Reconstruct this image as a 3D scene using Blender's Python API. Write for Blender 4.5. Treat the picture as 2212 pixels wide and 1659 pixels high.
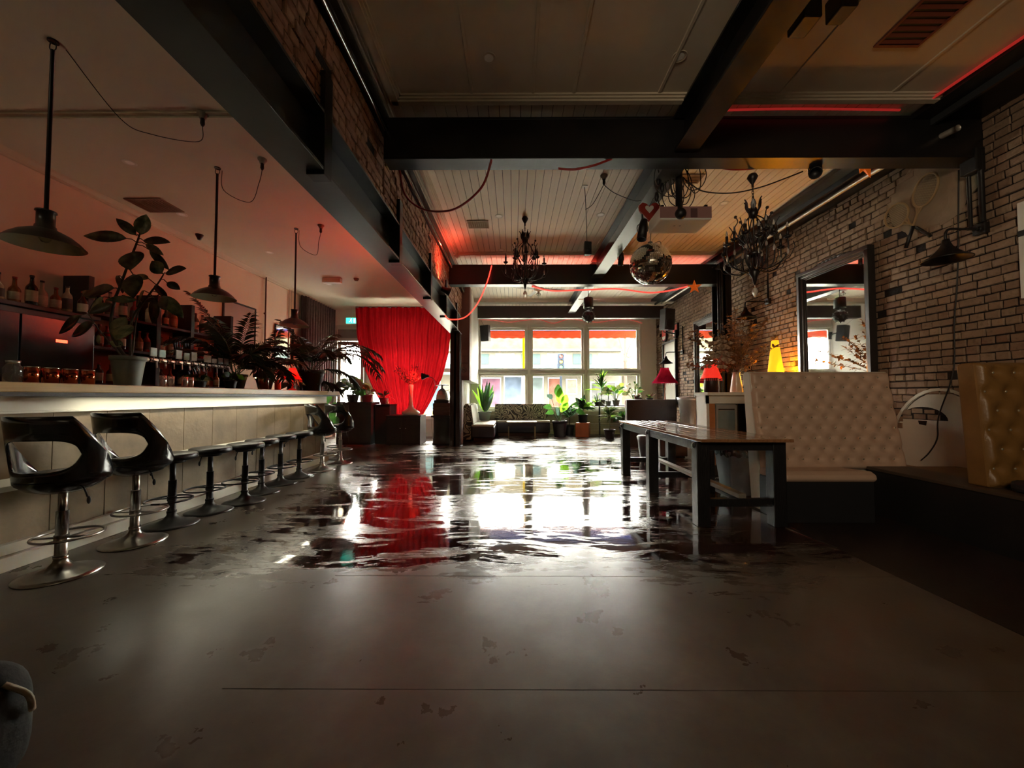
import bpy, math, random
from mathutils import Vector, Matrix, Euler
from math import sin, cos, pi, radians as R, sqrt, atan2
for o in list(bpy.data.objects): bpy.data.objects.remove(o, do_unlink=True)
C = bpy.context.scene.collection
rnd = random.Random(7)

# ---------------------------------------------------------------- camera, world, exposure, large lights
F_PX = 820.0
CAM_Z = 1.15
PITCH = math.atan(27.5 / F_PX)
YAW = math.atan(4.0 / F_PX)
cam_d = bpy.data.cameras.new('camera'); cam = bpy.data.objects.new('camera', cam_d); C.objects.link(cam)
cam_d.sensor_width = 36.0; cam_d.lens = F_PX / 2212 * 36.0; cam_d.clip_start = 0.05; cam_d.clip_end = 300
cam.location = (0, 0, CAM_Z); cam.rotation_euler = (pi / 2 + PITCH, 0, YAW)
bpy.context.scene.camera = cam

world = bpy.data.worlds.new('sky'); bpy.context.scene.world = world; world.use_nodes = True
bg = world.node_tree.nodes['Background']
bg.inputs[0].default_value = (1.0, 0.985, 0.86, 1); bg.inputs[1].default_value = 42.0

def area(name, loc, size, power, col, rot=(0, 0, 0), sy=None, spread=None):
    l = bpy.data.lights.new(name, 'AREA'); l.energy = power; l.color = col; l.size = size
    if sy: l.shape = 'RECTANGLE'; l.size_y = sy
    if spread: l.spread = spread
    o = bpy.data.objects.new(name, l); C.objects.link(o); o.location = loc; o.rotation_euler = rot
    return o
def spot(name, loc, target, power, col, ang=60, blend=.6, r=.05):
    l = bpy.data.lights.new(name, 'SPOT'); l.energy = power; l.color = col; l.spot_size = R(ang); l.spot_blend = blend; l.shadow_soft_size = r
    o = bpy.data.objects.new(name, l); C.objects.link(o); o.location = loc
    o.rotation_euler = (Vector(target) - Vector(loc)).to_track_quat('-Z', 'Y').to_euler(); return o
def point(name, loc, power, col, r=.05):
    l = bpy.data.lights.new(name, 'POINT'); l.energy = power; l.color = col; l.shadow_soft_size = r
    o = bpy.data.objects.new(name, l); C.objects.link(o); o.location = loc; return o

sc = bpy.context.scene
sc.view_settings.view_transform = 'Standard'; sc.view_settings.look = 'None'
sc.view_settings.exposure = 1.25; sc.view_settings.gamma = 1.0; sc.view_settings.use_curve_mapping = False
sun_d = bpy.data.lights.new('sun', 'SUN'); sun_d.energy = 1.5; sun_d.color = (1, .96, .82); sun_d.angle = R(6)
sun = bpy.data.objects.new('sun', sun_d); C.objects.link(sun); sun.rotation_euler = (R(-48), 0, R(200))
# dim warm fill lights added in the unseen room behind the camera
l = area('back_room_fill', (-0.6, -2.2, 2.7), 1.4, 7.5, (1.0, .80, .56), (0, 0, 0), .9, R(75))
l.rotation_euler = Vector((4.6, 5.6, -.7)).to_track_quat('-Z', 'Y').to_euler()
area('back_ceiling_fill', (0.8, -2.0, 3.3), 2.2, 2.5, (1.0, .82, .52), (R(100), 0, 0), 1.0)  # added fill aimed along the hall, not a fitting of the room
area('bar_side_fill', (-3.9, .6, 3.0), 1.2, 1.2, (1.0, .84, .56), (R(112), 0, R(12)), .6)  # added fill to brighten the bar wall and ceiling, no such lamp there

# warm white LED strip tucked behind the lip under the bar top
l = area('under_bar_led', (-3.27, 4.65, 1.172), .02, 5, (1.0, .93, .70), (0, R(-12), 0), 3.5)
# red rope light lying in the trough of the big beam, on its bar side
area('beam_trough_red_light', (-1.56, 6.3, 2.80), 2.6, 12, (1.0, .08, .04), (0, R(140), 0), .05)
bpy.data.objects['beam_trough_red_light'].rotation_euler = Vector((-.75, 0, .66)).to_track_quat('-Z', 'Y').to_euler()
bpy.data.objects['beam_trough_red_light'].data.shape = 'RECTANGLE'; bpy.data.objects['beam_trough_red_light'].data.size = .05; bpy.data.objects['beam_trough_red_light'].data.size_y = 1.8
# ---------------------------------------------------------------- helpers
RX = cam.rotation_euler.to_matrix()
def ray(px, py):
    return RX @ Vector((px - 1106.0, 829.5 - py, -F_PX))
def U(px, py, Y):
    d = ray(px, py); t = Y / d.y
    return Vector((d.x * t, Y, CAM_Z + d.z * t))

def nodes_of(m):
    m.use_nodes = True; nt = m.node_tree
    return nt, nt.nodes['Principled BSDF']
MATS = {}
def mat0(name, col, **k):
    k['spec'] = 0.0; return mat(name, col, **k)
def mat(name, col, rough=.6, metal=0.0, var=.12, scale=9.0, bump=0.0, emit=None, es=0.0, coat=0.0, trans=0.0, spec=None, bscale=None, stretch=None, alpha=1.0, sub=0.0, ior=None):
    if name in MATS: return MATS[name]
    m = bpy.data.materials.new(name); MATS[name] = m
    nt, b = nodes_of(m); L = nt.links
    tc = nt.nodes.new('ShaderNodeTexCoord'); mp = nt.nodes.new('ShaderNodeMapping')
    L.new(tc.outputs['Object'], mp.inputs[0])
    if stretch: mp.inputs['Scale'].default_value = stretch
    n = nt.nodes.new('ShaderNodeTexNoise'); n.inputs['Scale'].default_value = scale; n.inputs['Detail'].default_value = 5
    L.new(mp.outputs[0], n.inputs[0])
    r = nt.nodes.new('ShaderNodeMix'); r.data_type = 'RGBA'
    a = [max(0, c * (1 - var)) for c in col]; c2 = [min(1, c * (1 + var)) for c in col]
    r.inputs[6].default_value = (*a, 1); r.inputs[7].default_value = (*c2, 1)
    L.new(n.outputs[0], r.inputs[0]); L.new(r.outputs[2], b.inputs['Base Color'])
    b.inputs['Roughness'].default_value = rough; b.inputs['Metallic'].default_value = metal
    if spec is not None: b.inputs['Specular IOR Level'].default_value = spec
    if coat: b.inputs['Coat Weight'].default_value = coat; b.inputs['Coat Roughness'].default_value = .08
    if trans: b.inputs['Transmission Weight'].default_value = trans
    if ior: b.inputs['IOR'].default_value = ior
    if alpha < 1: b.inputs['Alpha'].default_value = alpha
    if emit: b.inputs['Emission Color'].default_value = (*emit, 1); b.inputs['Emission Strength'].default_value = es
    if bump:
        bn = nt.nodes.new('ShaderNodeBump'); bn.inputs['Strength'].default_value = bump; bn.inputs['Distance'].default_value = .01
        n2 = nt.nodes.new('ShaderNodeTexNoise'); n2.inputs['Scale'].default_value = bscale or scale * 4; n2.inputs['Detail'].default_value = 6
        L.new(mp.outputs[0], n2.inputs[0]); L.new(n2.outputs[0], bn.inputs['Height']); L.new(bn.outputs[0], b.inputs['Normal'])
    return m

class MB:
    """collects shapes and links them as one mesh object"""
    def __init__(s): s.v = []; s.f = []; s.mi = []; s.sm = []
    def add(s, vs, fs, m=0, smooth=False, M=None):
        o = len(s.v)
        for p in vs:
            p = Vector(p)
            if M is not None: p = M @ p
            s.v.append(p[:])
        for f in fs: s.f.append([o + i for i in f]); s.mi.append(m); s.sm.append(smooth)
        return s
    def box(s, x0, x1, y0, y1, z0, z1, m=0, M=None):
        vs = [(x, y, z) for z in (z0, z1) for y in (y0, y1) for x in (x0, x1)]
        return s.add(vs, [(0, 2, 3, 1), (4, 5, 7, 6), (0, 1, 5, 4), (2, 6, 7, 3), (0, 4, 6, 2), (1, 3, 7, 5)], m, False, M)
    def hexa(s, b, t, m=0, M=None):      # bottom quad and top quad, both counter-clockwise from above
        return s.add(list(b) + list(t), [(3, 2, 1, 0), (4, 5, 6, 7), (0, 1, 5, 4), (1, 2, 6, 5), (2, 3, 7, 6), (3, 0, 4, 7)], m, False, M)
    def cbox(s, c, sz, m=0, M=None):
        return s.box(c[0] - sz[0] / 2, c[0] + sz[0] / 2, c[1] - sz[1] / 2, c[1] + sz[1] / 2, c[2] - sz[2] / 2, c[2] + sz[2] / 2, m, M)
    def tube(s, pts, r, n=8, m=0, closed=False, caps=True, smooth=True, M=None):
        P = [Vector(p) for p in pts]; k = len(P); rs = r if isinstance(r, (list, tuple)) else [r] * k
        T = []
        for i in range(k):
            a = P[(i - 1) % k] if (closed or i > 0) else P[0]; b = P[(i + 1) % k] if (closed or i < k - 1) else P[-1]
            t = (b - a); T.append(t.normalized() if t.length > 1e-9 else Vector((0, 0, 1)))
        up = Vector((0, 0, 1)) if abs(T[0].z) < .9 else Vector((1, 0, 0))
        nrm = (up - T[0] * up.dot(T[0])).normalized(); vs = []
        for i in range(k):
            nrm = nrm - T[i] * nrm.dot(T[i])
            if nrm.length < 1e-6: nrm = T[i].orthogonal()
            nrm.normalize(); bn = T[i].cross(nrm)
            for j in range(n):
                a = 2 * pi * j / n; vs.append(P[i] + (nrm * cos(a) + bn * sin(a)) * rs[i])
        fs = []
        for i in range(k if closed else k - 1):
            i2 = (i + 1) % k
            for j in range(n): j2 = (j + 1) % n; fs.append((i * n + j, i2 * n + j, i2 * n + j2, i * n + j2)[::-1])
        if caps and not closed: fs.append(tuple(range(n))); fs.append(tuple(range((k - 1) * n, k * n))[::-1])
        return s.add(vs, fs, m, smooth, M)
    def cyl(s, p0, p1, r0, r1=None, n=16, m=0, smooth=True, M=None):
        return s.tube([p0, p1], [r0, r0 if r1 is None else r1], n, m, M=M, smooth=smooth)
    def lathe(s, prof, n=24, m=0, c=(0, 0, 0), smooth=True, M=None, a0=0.0, a1=2 * pi):
        vs = []; full = abs(a1 - a0 - 2 * pi) < 1e-6; nn = n if full else n + 1
        for (r, z) in prof:
            for j in range(nn):
                a = a0 + (a1 - a0) * j / n; vs.append((c[0] + r * cos(a), c[1] + r * sin(a), c[2] + z))
        fs = []
        for i in range(len(prof) - 1):
            for j in range(n):
                j2 = (j + 1) % nn; fs.append((i * nn + j, i * nn + j2, (i + 1) * nn + j2, (i + 1) * nn + j))
        return s.add(vs, fs, m, smooth, M)
    def ball(s, c, r, n=12, m=0, sc3=(1, 1, 1), M=None):
        h = n // 2; vs = []
        for i in range(h + 1):
            t = pi * i / h
            for j in range(n):
                a = 2 * pi * j / n; vs.append((c[0] + r * sc3[0] * sin(t) * cos(a), c[1] + r * sc3[1] * sin(t) * sin(a), c[2] + r * sc3[2] * cos(t)))
        fs = []
        for i in range(h):
            for j in range(n): j2 = (j + 1) % n; fs.append((i * n + j, (i + 1) * n + j, (i + 1) * n + j2, i * n + j2))
        return s.add(vs, fs, m, True, M)
    def grid(s, fn, nu, nv, m=0, smooth=True, M=None):
        vs = [fn(i / nu, j / nv) for j in range(nv + 1) for i in range(nu + 1)]; w = nu + 1
        return s.add(vs, [(j * w + i, j * w + i + 1, (j + 1) * w + i + 1, (j + 1) * w + i) for j in range(nv) for i in range(nu)], m, smooth, M)
    def prism(s, poly, axis, a, b, m=0, M=None, smooth=False):    # polygon in the two other axes, extruded along axis from a to b
        n = len(poly)
        def mk(p, t): return {'x': (t, p[0], p[1]), 'y': (p[0], t, p[1]), 'z': (p[0], p[1], t)}[axis]
        vs = [mk(p, a) for p in poly] + [mk(p, b) for p in poly]
        fs = [tuple(range(n))[::-1], tuple(range(n, 2 * n))] + [(i, (i + 1) % n, n + (i + 1) % n, n + i) for i in range(n)]
        return s.add(vs, fs, m, smooth, M)
    def leaf(s, base, d, L, W, droop=.4, up=(0, 0, 1), n=6, m=0, fold=.25, shape=.5, M=None, stem=0.0):
        base = Vector(base); d = Vector(d).normalized(); up = Vector(up)
        side = d.cross(up);
        if side.length < 1e-3: side = d.cross(Vector((1, 0, 0)))
        side.normalize(); nn = side.cross(d).normalized(); vs = []; fs = []
        for i in range(n + 1):
            t = i / n
            w = W * .5 * (sin(pi * t ** shape) ** .8 if 0 < t < 1 else .04)
            c = base + d * (L * (t - .12 * droop * t * t)) + Vector((0, 0, -1)) * (droop * L * t * t * .5)
            vs += [c - side * w + nn * (fold * w), c, c + side * w + nn * (fold * w)]
        for i in range(n):
            a = i * 3; fs += [(a, a + 1, a + 4, a + 3), (a + 1, a + 2, a + 5, a + 4)]
        return s.add(vs, fs, m, True, M)
    def mesh(s, name, mats):
        me = bpy.data.meshes.new(name); me.from_pydata([tuple(v) for v in s.v], [], s.f)
        for m in (mats if isinstance(mats, (list, tuple)) else [mats]): me.materials.append(m)
        me.polygons.foreach_set('material_index', s.mi); me.polygons.foreach_set('use_smooth', s.sm); me.update()
        return me
    def build(s, name, mats, parent=None, loc=(0, 0, 0), rot=(0, 0, 0), bevel=0, fix=True, solid=0):
        me = s.mesh(name, mats); o = bpy.data.objects.new(name, me); C.objects.link(o)
        o.location = loc; o.rotation_euler = rot
        if parent: o.parent = parent
        if solid:
            md = o.modifiers.new('solid', 'SOLIDIFY'); md.thickness = solid; md.offset = 0
        if bevel:
            md = o.modifiers.new('bevel', 'BEVEL'); md.width = bevel; md.segments = 2; md.limit_method = 'ANGLE'; md.angle_limit = R(40)
        return o

def tag(o, label=None, cat=None, group=None, kind=None):
    if label: o['label'] = label
    if cat: o['category'] = cat
    if group: o['group'] = group
    if kind: o['kind'] = kind
    return o
def thing(name, label, cat, loc=(0, 0, 0), rz=0.0, group=None):
    o = bpy.data.objects.new(name, None); C.objects.link(o); o.empty_display_size = .1
    o.location = loc; o.rotation_euler = (0, 0, rz); return tag(o, label, cat, group)
def dup(root, loc, rz=None, label=None, group=None, scale=None):
    r = root.copy(); C.objects.link(r); r.location = loc
    if rz is not None: r.rotation_euler = (r.rotation_euler[0], r.rotation_euler[1], rz)
    if scale: r.scale = (scale,) * 3
    if label: r['label'] = label
    if group: r['group'] = group
    for ch in list(root.children):
        c = ch.copy(); C.objects.link(c); c.parent = r
        for g in list(ch.children):
            d = g.copy(); C.objects.link(d); d.parent = c
    return r
def struct(mb, name, m, parent=None, bevel=0, label=None):
    o = mb.build(name, m, parent, bevel=bevel)
    if parent is None: o['kind'] = 'structure'
    if label: o['label'] = label
    return o
def empty_struct(name):
    o = bpy.data.objects.new(name, None); C.objects.link(o); o['kind'] = 'structure'; return o
def share(name, me, parent, loc=(0, 0, 0), rot=(0, 0, 0), scale=(1, 1, 1)):
    o = bpy.data.objects.new(name, me); C.objects.link(o); o.parent = parent; o.location = loc; o.rotation_euler = rot; o.scale = scale
    return o
def catmull(pts, k=6, closed=False):
    P = [Vector(p) for p in pts]; n = len(P); out = []
    for i in range(n if closed else n - 1):
        if closed: a, b, c, d = P[(i - 1) % n], P[i], P[(i + 1) % n], P[(i + 2) % n]
        else: a, b, c, d = P[max(i - 1, 0)], P[i], P[i + 1], P[min(i + 2, n - 1)]
        for j in range(k):
            t = j / k
            out.append(.5 * ((2 * b) + (c - a) * t + (2 * a - 5 * b + 4 * c - d) * t * t + (3 * b - a - 3 * c + d) * t ** 3))
    if not closed: out.append(P[-1])
    return out

# ---------------------------------------------------------------- shared materials
M_black = mat('black_paint', (.012, .011, .011), .45, bump=.15)
M_steel = mat('painted_steel_grey', (.035, .038, .042), .33, var=.25, scale=3, bump=.1)
M_beamblk = mat('black_steel', (.010, .009, .009), .35, var=.2, scale=4, bump=.1)
M_cream = mat('cream_plaster', (.55, .48, .38), .75, var=.08, scale=2.2, bump=.25, bscale=14)
M_lwall = mat('bar_wall_paint', (.74, .60, .46), .75, var=.06, scale=2, bump=.2, bscale=12)
M_lceil = mat('bar_ceiling_paint', (.58, .50, .37), .8, var=.06, scale=1.5, bump=.2, bscale=9)
M_ceil = mat('ceiling_plaster', (.60, .52, .40), .8, var=.09, scale=1.1, bump=.2, bscale=9)
M_white = mat('white_paint', (.72, .69, .60), .5, var=.06, scale=3, bump=.08)
M_whitewall = mat('white_wall_paint', (.70, .68, .62), .65, var=.06, scale=2, bump=.2, bscale=12)
M_brown = mat('brown_paint', (.14, .065, .05), .55, var=.15, scale=4)
M_darkbrown = mat('dark_brown_paint', (.030, .018, .015), .5, var=.25, scale=4)
M_chrome = mat('chrome', (.75, .75, .73), .16, 1.0, var=.05)
M_dchrome = mat('dull_chrome', (.42, .41, .38), .28, 1.0, var=.15, scale=14)
M_rubber = mat('black_rubber', (.015, .015, .015), .6)
M_leatherblk = mat('black_leatherette', (.018, .018, .019), .38, bump=.2, bscale=120)
M_glass = mat('clear_glass', (.95, .97, .95), .03, trans=1.0, var=.02, ior=1.45)
M_soil = mat('potting_soil', (.03, .02, .012), .95, var=.4, scale=40, bump=.6)
M_mirror = mat('mirror_silver', (.86, .87, .86), .02, 1.0, var=.01)
# ================================================================ STRUCTURE
XL, XR, YF, YB = -5.25, 4.45, 11.8, -2.6
ZC, ZCL = 3.85, 3.70
# ---- floor: polished brown concrete with wet mopped streaks
fm = bpy.data.materials.new('wet_concrete'); nt, bs = nodes_of(fm); L = nt.links
def N(t): return nt.nodes.new('ShaderNode' + t)
def math_n(op, a, b=None, clamp=False):
    n = N('Math'); n.operation = op; n.use_clamp = clamp
    for i, v in enumerate((a, b)):
        if v is None: continue
        if isinstance(v, (int, float)): n.inputs[i].default_value = v
        else: L.new(v, n.inputs[i])
    return n.outputs[0]
def mrange(v, a, b, c=0, d=1):
    n = N('MapRange'); L.new(v, n.inputs[0]); n.inputs[1].default_value = a; n.inputs[2].default_value = b; n.inputs[3].default_value = c; n.inputs[4].default_value = d
    n.interpolation_type = 'SMOOTHSTEP'; return n.outputs[0]
def noise(vec, scale, detail=6, rough=.55, dist=0, stretch=None):
    mp = N('Mapping'); L.new(vec, mp.inputs[0])
    if stretch: mp.inputs['Scale'].default_value = stretch
    n = N('TexNoise'); n.inputs['Scale'].default_value = scale; n.inputs['Detail'].default_value = detail; n.inputs['Roughness'].default_value = rough; n.inputs['Distortion'].default_value = dist
    L.new(mp.outputs[0], n.inputs[0]); return n.outputs[0]
def mixc(f, a, b):
    n = N('Mix'); n.data_type = 'RGBA'; L.new(f, n.inputs[0])
    for i, v in ((6, a), (7, b)):
        if isinstance(v, tuple): n.inputs[i].default_value = (*v, 1)
        else: L.new(v, n.inputs[i])
    return n.outputs[2]
tc = N('TexCoord'); pos = tc.outputs['Object']
sx = N('SeparateXYZ'); L.new(pos, sx.inputs[0]); fx, fy = sx.outputs[0], sx.outputs[1]
big = noise(pos, .7, 4); med = noise(pos, 3.2, 7, .6); fine = noise(pos, 38, 6, .7)
# warped coordinate gives curved mop strokes
wv = N('VectorMath'); wv.operation = 'MULTIPLY_ADD'
nz = N('TexNoise'); nz.inputs['Scale'].default_value = .8; nz.inputs['Detail'].default_value = 2; L.new(pos, nz.inputs[0])
L.new(nz.outputs[1], wv.inputs[0]); wv.inputs[1].default_value = (.7, .45, 0); L.new(pos, wv.inputs[2])
streak = noise(wv.outputs[0], 3.1, 14, .70, .12, (.55, 2.1, 1))
blob = noise(wv.outputs[0], 1.0, 4, .5, .3, (.8, 1.3, 1))
# wet area: the middle of the hall from about 2.6 m to the windows
def band(v, a, b, w0, w1): return math_n('MULTIPLY', mrange(v, a, a + w0), mrange(v, b, b - w1) if False else math_n('SUBTRACT', 1.0, mrange(v, b - w1, b)))
wet_zone = math_n('MULTIPLY', math_n('SUBTRACT', band(fy, 1.75, 14, 1.3, .5), mrange(fy, 6.0, 9.0, 0, .38)), band(fx, -3.2, 4.2, 1.3, 1.8))
mixn = math_n('ADD', math_n('MULTIPLY', streak, .62), math_n('MULTIPLY', blob, .38))
thr = math_n('SUBTRACT', mixn, math_n('SUBTRACT', .74, math_n('MULTIPLY', wet_zone, .270)))
wet = mrange(thr, -.008, .010)
film = mrange(thr, -.075, -.01)           # damp, half dried rim
dry_col = mixc(mrange(big, .35, .65), (.088, .070, .050), (.070, .050, .038))
dry_col = mixc(mrange(med, .4, .7), dry_col, (.110, .090, .066))
dry_col = mixc(math_n('MULTIPLY', mrange(fine, .62, .8), .5), dry_col, (.04, .028, .02))
wet_col = mixc(mrange(med, .35, .7), (.030, .011, .009), (.048, .020, .014))
col = mixc(wet, dry_col, wet_col); L.new(col, bs.inputs['Base Color'])
dry_r = math_n('ADD', .21, math_n('MULTIPLY', med, .17))
dry_r = math_n('SUBTRACT', dry_r, math_n('MULTIPLY', film, .13))
rr = N('Mix'); rr.data_type = 'FLOAT'; L.new(wet, rr.inputs[0]); L.new(dry_r, rr.inputs[2]); rr.inputs[3].default_value = .055
L.new(rr.outputs[0], bs.inputs['Roughness'])
bs.inputs['Specular IOR Level'].default_value = .62
bp = N('Bump'); bp.inputs['Strength'].default_value = .22; bp.inputs['Distance'].default_value = .01
hh = math_n('ADD', math_n('MULTIPLY', med, .6), math_n('MULTIPLY', math_n('MULTIPLY', fine, math_n('SUBTRACT', 1.0, wet)), .22))
L.new(hh, bp.inputs['Height']); L.new(bp.outputs[0], bs.inputs['Normal'])

floor_root = empty_struct('floor')
# slabs cast between sawn joints (joint gap 5 mm shows the dark bed below)
ybr = [YB - .2, 1.53, 2.475, 13.0]; xbr = [-6.2, -1.15, 1.95, 4.8]
MB().box(-6.2, 4.8, YB - .2, 13.0, -.12, -.02).build('slab_bed', M_black, floor_root)
g = .0022
def slab(x0, x1, y0, y1): MB().box(x0, x1, y0, y1, -.03, 0).build('slab', fm, floor_root)
slab(-6.2, -1.15 - 0, YB - .2, 13.0)
slab(-1.15, 2.45 - g, YB - .2, 1.53 - g) ; slab(-1.15, 2.45 - g, 1.53 + g, 2.475 - g)
slab(-1.15, 2.45 - g, 2.475 + g, 13.0)
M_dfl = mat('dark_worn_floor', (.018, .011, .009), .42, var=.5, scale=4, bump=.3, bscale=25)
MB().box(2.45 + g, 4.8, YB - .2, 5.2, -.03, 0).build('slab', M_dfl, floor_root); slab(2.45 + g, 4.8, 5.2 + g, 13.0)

# ---- walls
struct(MB().box(XL - .2, XL, YB, YF, 0, ZCL + .2), 'wall_left', M_lwall)
struct(MB().box(XL - .2, XR + .4, YB - .2, YB, 0, ZC + .2), 'wall_back', M_cream)
# main ceiling bays
struct(MB().box(-1.75, XR + .4, YB, 3.38, ZC - .02, ZC + .15), 'ceiling', M_ceil)
cb = empty_struct('ceiling_boards')
bm_w = .101
bd = MB().box(0, bm_w - .007, 3.38, 11.8, ZC, ZC + .02).mesh('board', mat('ceiling_board_paint', (.80, .72, .60), .7, var=.1, scale=2, stretch=(4, .4, 1), bump=.15))
x = -1.75
while x < XR + .3:
    share('board', bd, cb, (x, 0, rnd.uniform(-.0015, .0015))); x += bm_w
MB().box(-1.75, XR + .4, 3.38, 12, ZC + .022, ZC + .15).build('board_backing', M_darkbrown, cb)
# cover battens on the first bay's sheets
for bx in (-.37, .17, .53, 1.28, 2.35, 3.33):
    struct(MB().prism([(bx - .014, ZC - .02), (bx + .014, ZC - .02), (bx + .010, ZC - .030), (bx - .010, ZC - .030)], 'y', YB, 3.38), 'trim_1', M_ceil)
def moulding(x0, x1, y0, y1, z, w=.06, steps=3, name='trim_2', mm=None):
    mb = MB()
    for i in range(steps):
        e = i * .018
        if x1 - x0 > y1 - y0: mb.box(x0, x1, y0 + e, y1 - e, z - .016 * (i + 1), z - .016 * i)
        else: mb.box(x0 + e, x1 - e, y0, y1, z - .016 * (i + 1), z - .016 * i)
    return struct(mb, name, mm or M_ceil)
moulding(-1.10, XR, 3.26, 3.38, ZC - .02); moulding(-1.13, -1.0, YB, 3.38, ZC - .02)
moulding(-1.13, -1.03, 3.9, 7.2, ZC); moulding(-1.13, 3.75, 6.98, 7.08, ZC)
moulding(-1.3, XR, 10.35, 10.72, ZC, steps=5, mm=M_white)
# bar side ceiling
struct(MB().box(XL - .2, -1.42, YB, YF, ZCL, ZCL + .3), 'ceiling_over_bar', M_lceil)
MBt = MB().box(XL, -1.5, 3.30, 3.44, ZCL - .012, ZCL).box(XL, -1.5, 3.34, 3.40, ZCL - .026, ZCL - .012)
struct(MBt, 'trim_3', M_lceil)
struct(MB().prism([(XL, ZCL), (XL + .07, ZCL), (XL + .055, ZCL - .02), (XL + .02, ZCL - .045), (XL + .018, ZCL - .07), (XL, ZCL - .075)], 'y', YB, 9.9), 'trim_4', M_lceil)
struct(MB().box(XL, -1.5, 11.28, 11.40, ZCL - .06, ZCL).box(XL, -1.5, 11.22, 11.30, ZCL - .03, ZCL), 'trim_5', M_white)

# ---- steel frame
def ibeam_y(name, xc, w, z0, z1, y0, y1, m, tf=.022, tw=.016):
    r = empty_struct(name)
    MB().box(xc - w / 2, xc + w / 2, y0, y1, z0, z0 + tf).build('flange', m, r, bevel=.002)
    MB().box(xc - w / 2, xc + w / 2, y0, y1, z1 - tf, z1).build('flange', m, r, bevel=.002)
    MB().box(xc - tw / 2, xc + tw / 2, y0, y1, z0 + tf, z1 - tf).build('web', m, r)
    return r
def ibeam_x(name, yc, w, z0, z1, x0, x1, m, tf=.022, tw=.016, near=False):
    r = empty_struct(name)
    MB().box(x0, x1, yc - w / 2, yc + w / 2, z0, z0 + tf).build('flange', m, r, bevel=.002)
    MB().box(x0, x1, yc - w / 2, yc + w / 2, z1 - tf, z1).build('flange', m, r, bevel=.002)
    MB().box(x0, x1, yc - (w / 2 - .004 if near else tw / 2), yc + tw / 2, z0 + tf, z1 - tf).build('web', m, r)
    return r
LB = ibeam_y('beam_main', -1.365, .25, 2.63, 3.03, YB, 9.0, M_steel)
for i, (yy) in enumerate((2.42, 4.05, 5.6, 6.9, 8.2)):
    MB().box(-1.355, -1.235, yy, yy + .10, 2.60, 3.30 if i < 4 else 3.2).build('stiffener', M_beamblk, LB, bevel=.003)
ibeam_x('beam_cross', 3.62, .18, 3.41, 3.815, -1.24, 4.45, M_beamblk, near=True)
ibeam_x('beam_cross', 7.42, .18, 3.34, 3.73, -1.30, 4.2, M_beamblk, near=True)
ibeam_x('beam_cross', 10.8, .18, 3.385, 3.73, -1.03, 4.25, mat('warm_black_steel', (.035, .028, .024), .5), near=True)
ibeam_y('beam_joist', 1.62, .22, 3.46, 3.80, YB, 3.5, M_beamblk)
ibeam_y('beam_joist', 1.62, .22, 3.46, 3.80, 3.72, 7.33, M_steel)
ibeam_y('beam_joist', 1.62, .20, 3.50, 3.80, 7.5, 10.7, M_steel)
# dark wall plate and light conduit under the ceiling along the brick wall
pl = empty_struct('beam_wall_plate')
MB().box(3.78, 4.42, YB, 10.6, ZC - .07, ZC - .02).build('flange', M_beamblk, pl)
MB().box(3.95, 3.98, YB, 10.6, ZC - .13, ZC - .07).build('flange', M_steel, pl)
# posts
def post(name, xc, yc, wx, wy, z1, m):
    r = empty_struct(name); t = .02
    MB().box(xc - wx / 2, xc + wx / 2, yc - wy / 2, yc - wy / 2 + t, 0, z1).build('flange', m, r, bevel=.002)
    MB().box(xc - wx / 2, xc + wx / 2, yc + wy / 2 - t, yc + wy / 2, 0, z1).build('flange', m, r, bevel=.002)
    MB().box(xc - t, xc + t, yc - wy / 2, yc + wy / 2, 0, z1).build('web', m, r)
    MB().box(xc - wx / 2 - .05, xc + wx / 2 + .05, yc - wy / 2 - .05, yc + wy / 2 + .05, 0, .015).build('base_plate', m, r)
post('pillar_steel', 4.08, 7.42, .27, .22, 3.84, M_beamblk)
post('pillar_steel', -1.36, 8.85, .23, .20, 2.63, M_darkbrown)
# brown painted pilaster, wall pier and the strip of brick left over the beam
struct(MB().box(-1.34, -1.07, 9.15, 9.5, 1.55, 3.85), 'pillar_brown', M_brown); struct(MB().box(-1.34, -1.26, 9.2, 9.5, 0, 1.55), 'pillar_brown', M_brown)
struct(MB().box(-1.46, -1.33, 9.5, YF, 0, 3.85).box(-1.33, -1.10, 9.5, YF, 1.55, 3.85), 'wall_divider', M_whitewall)

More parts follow.
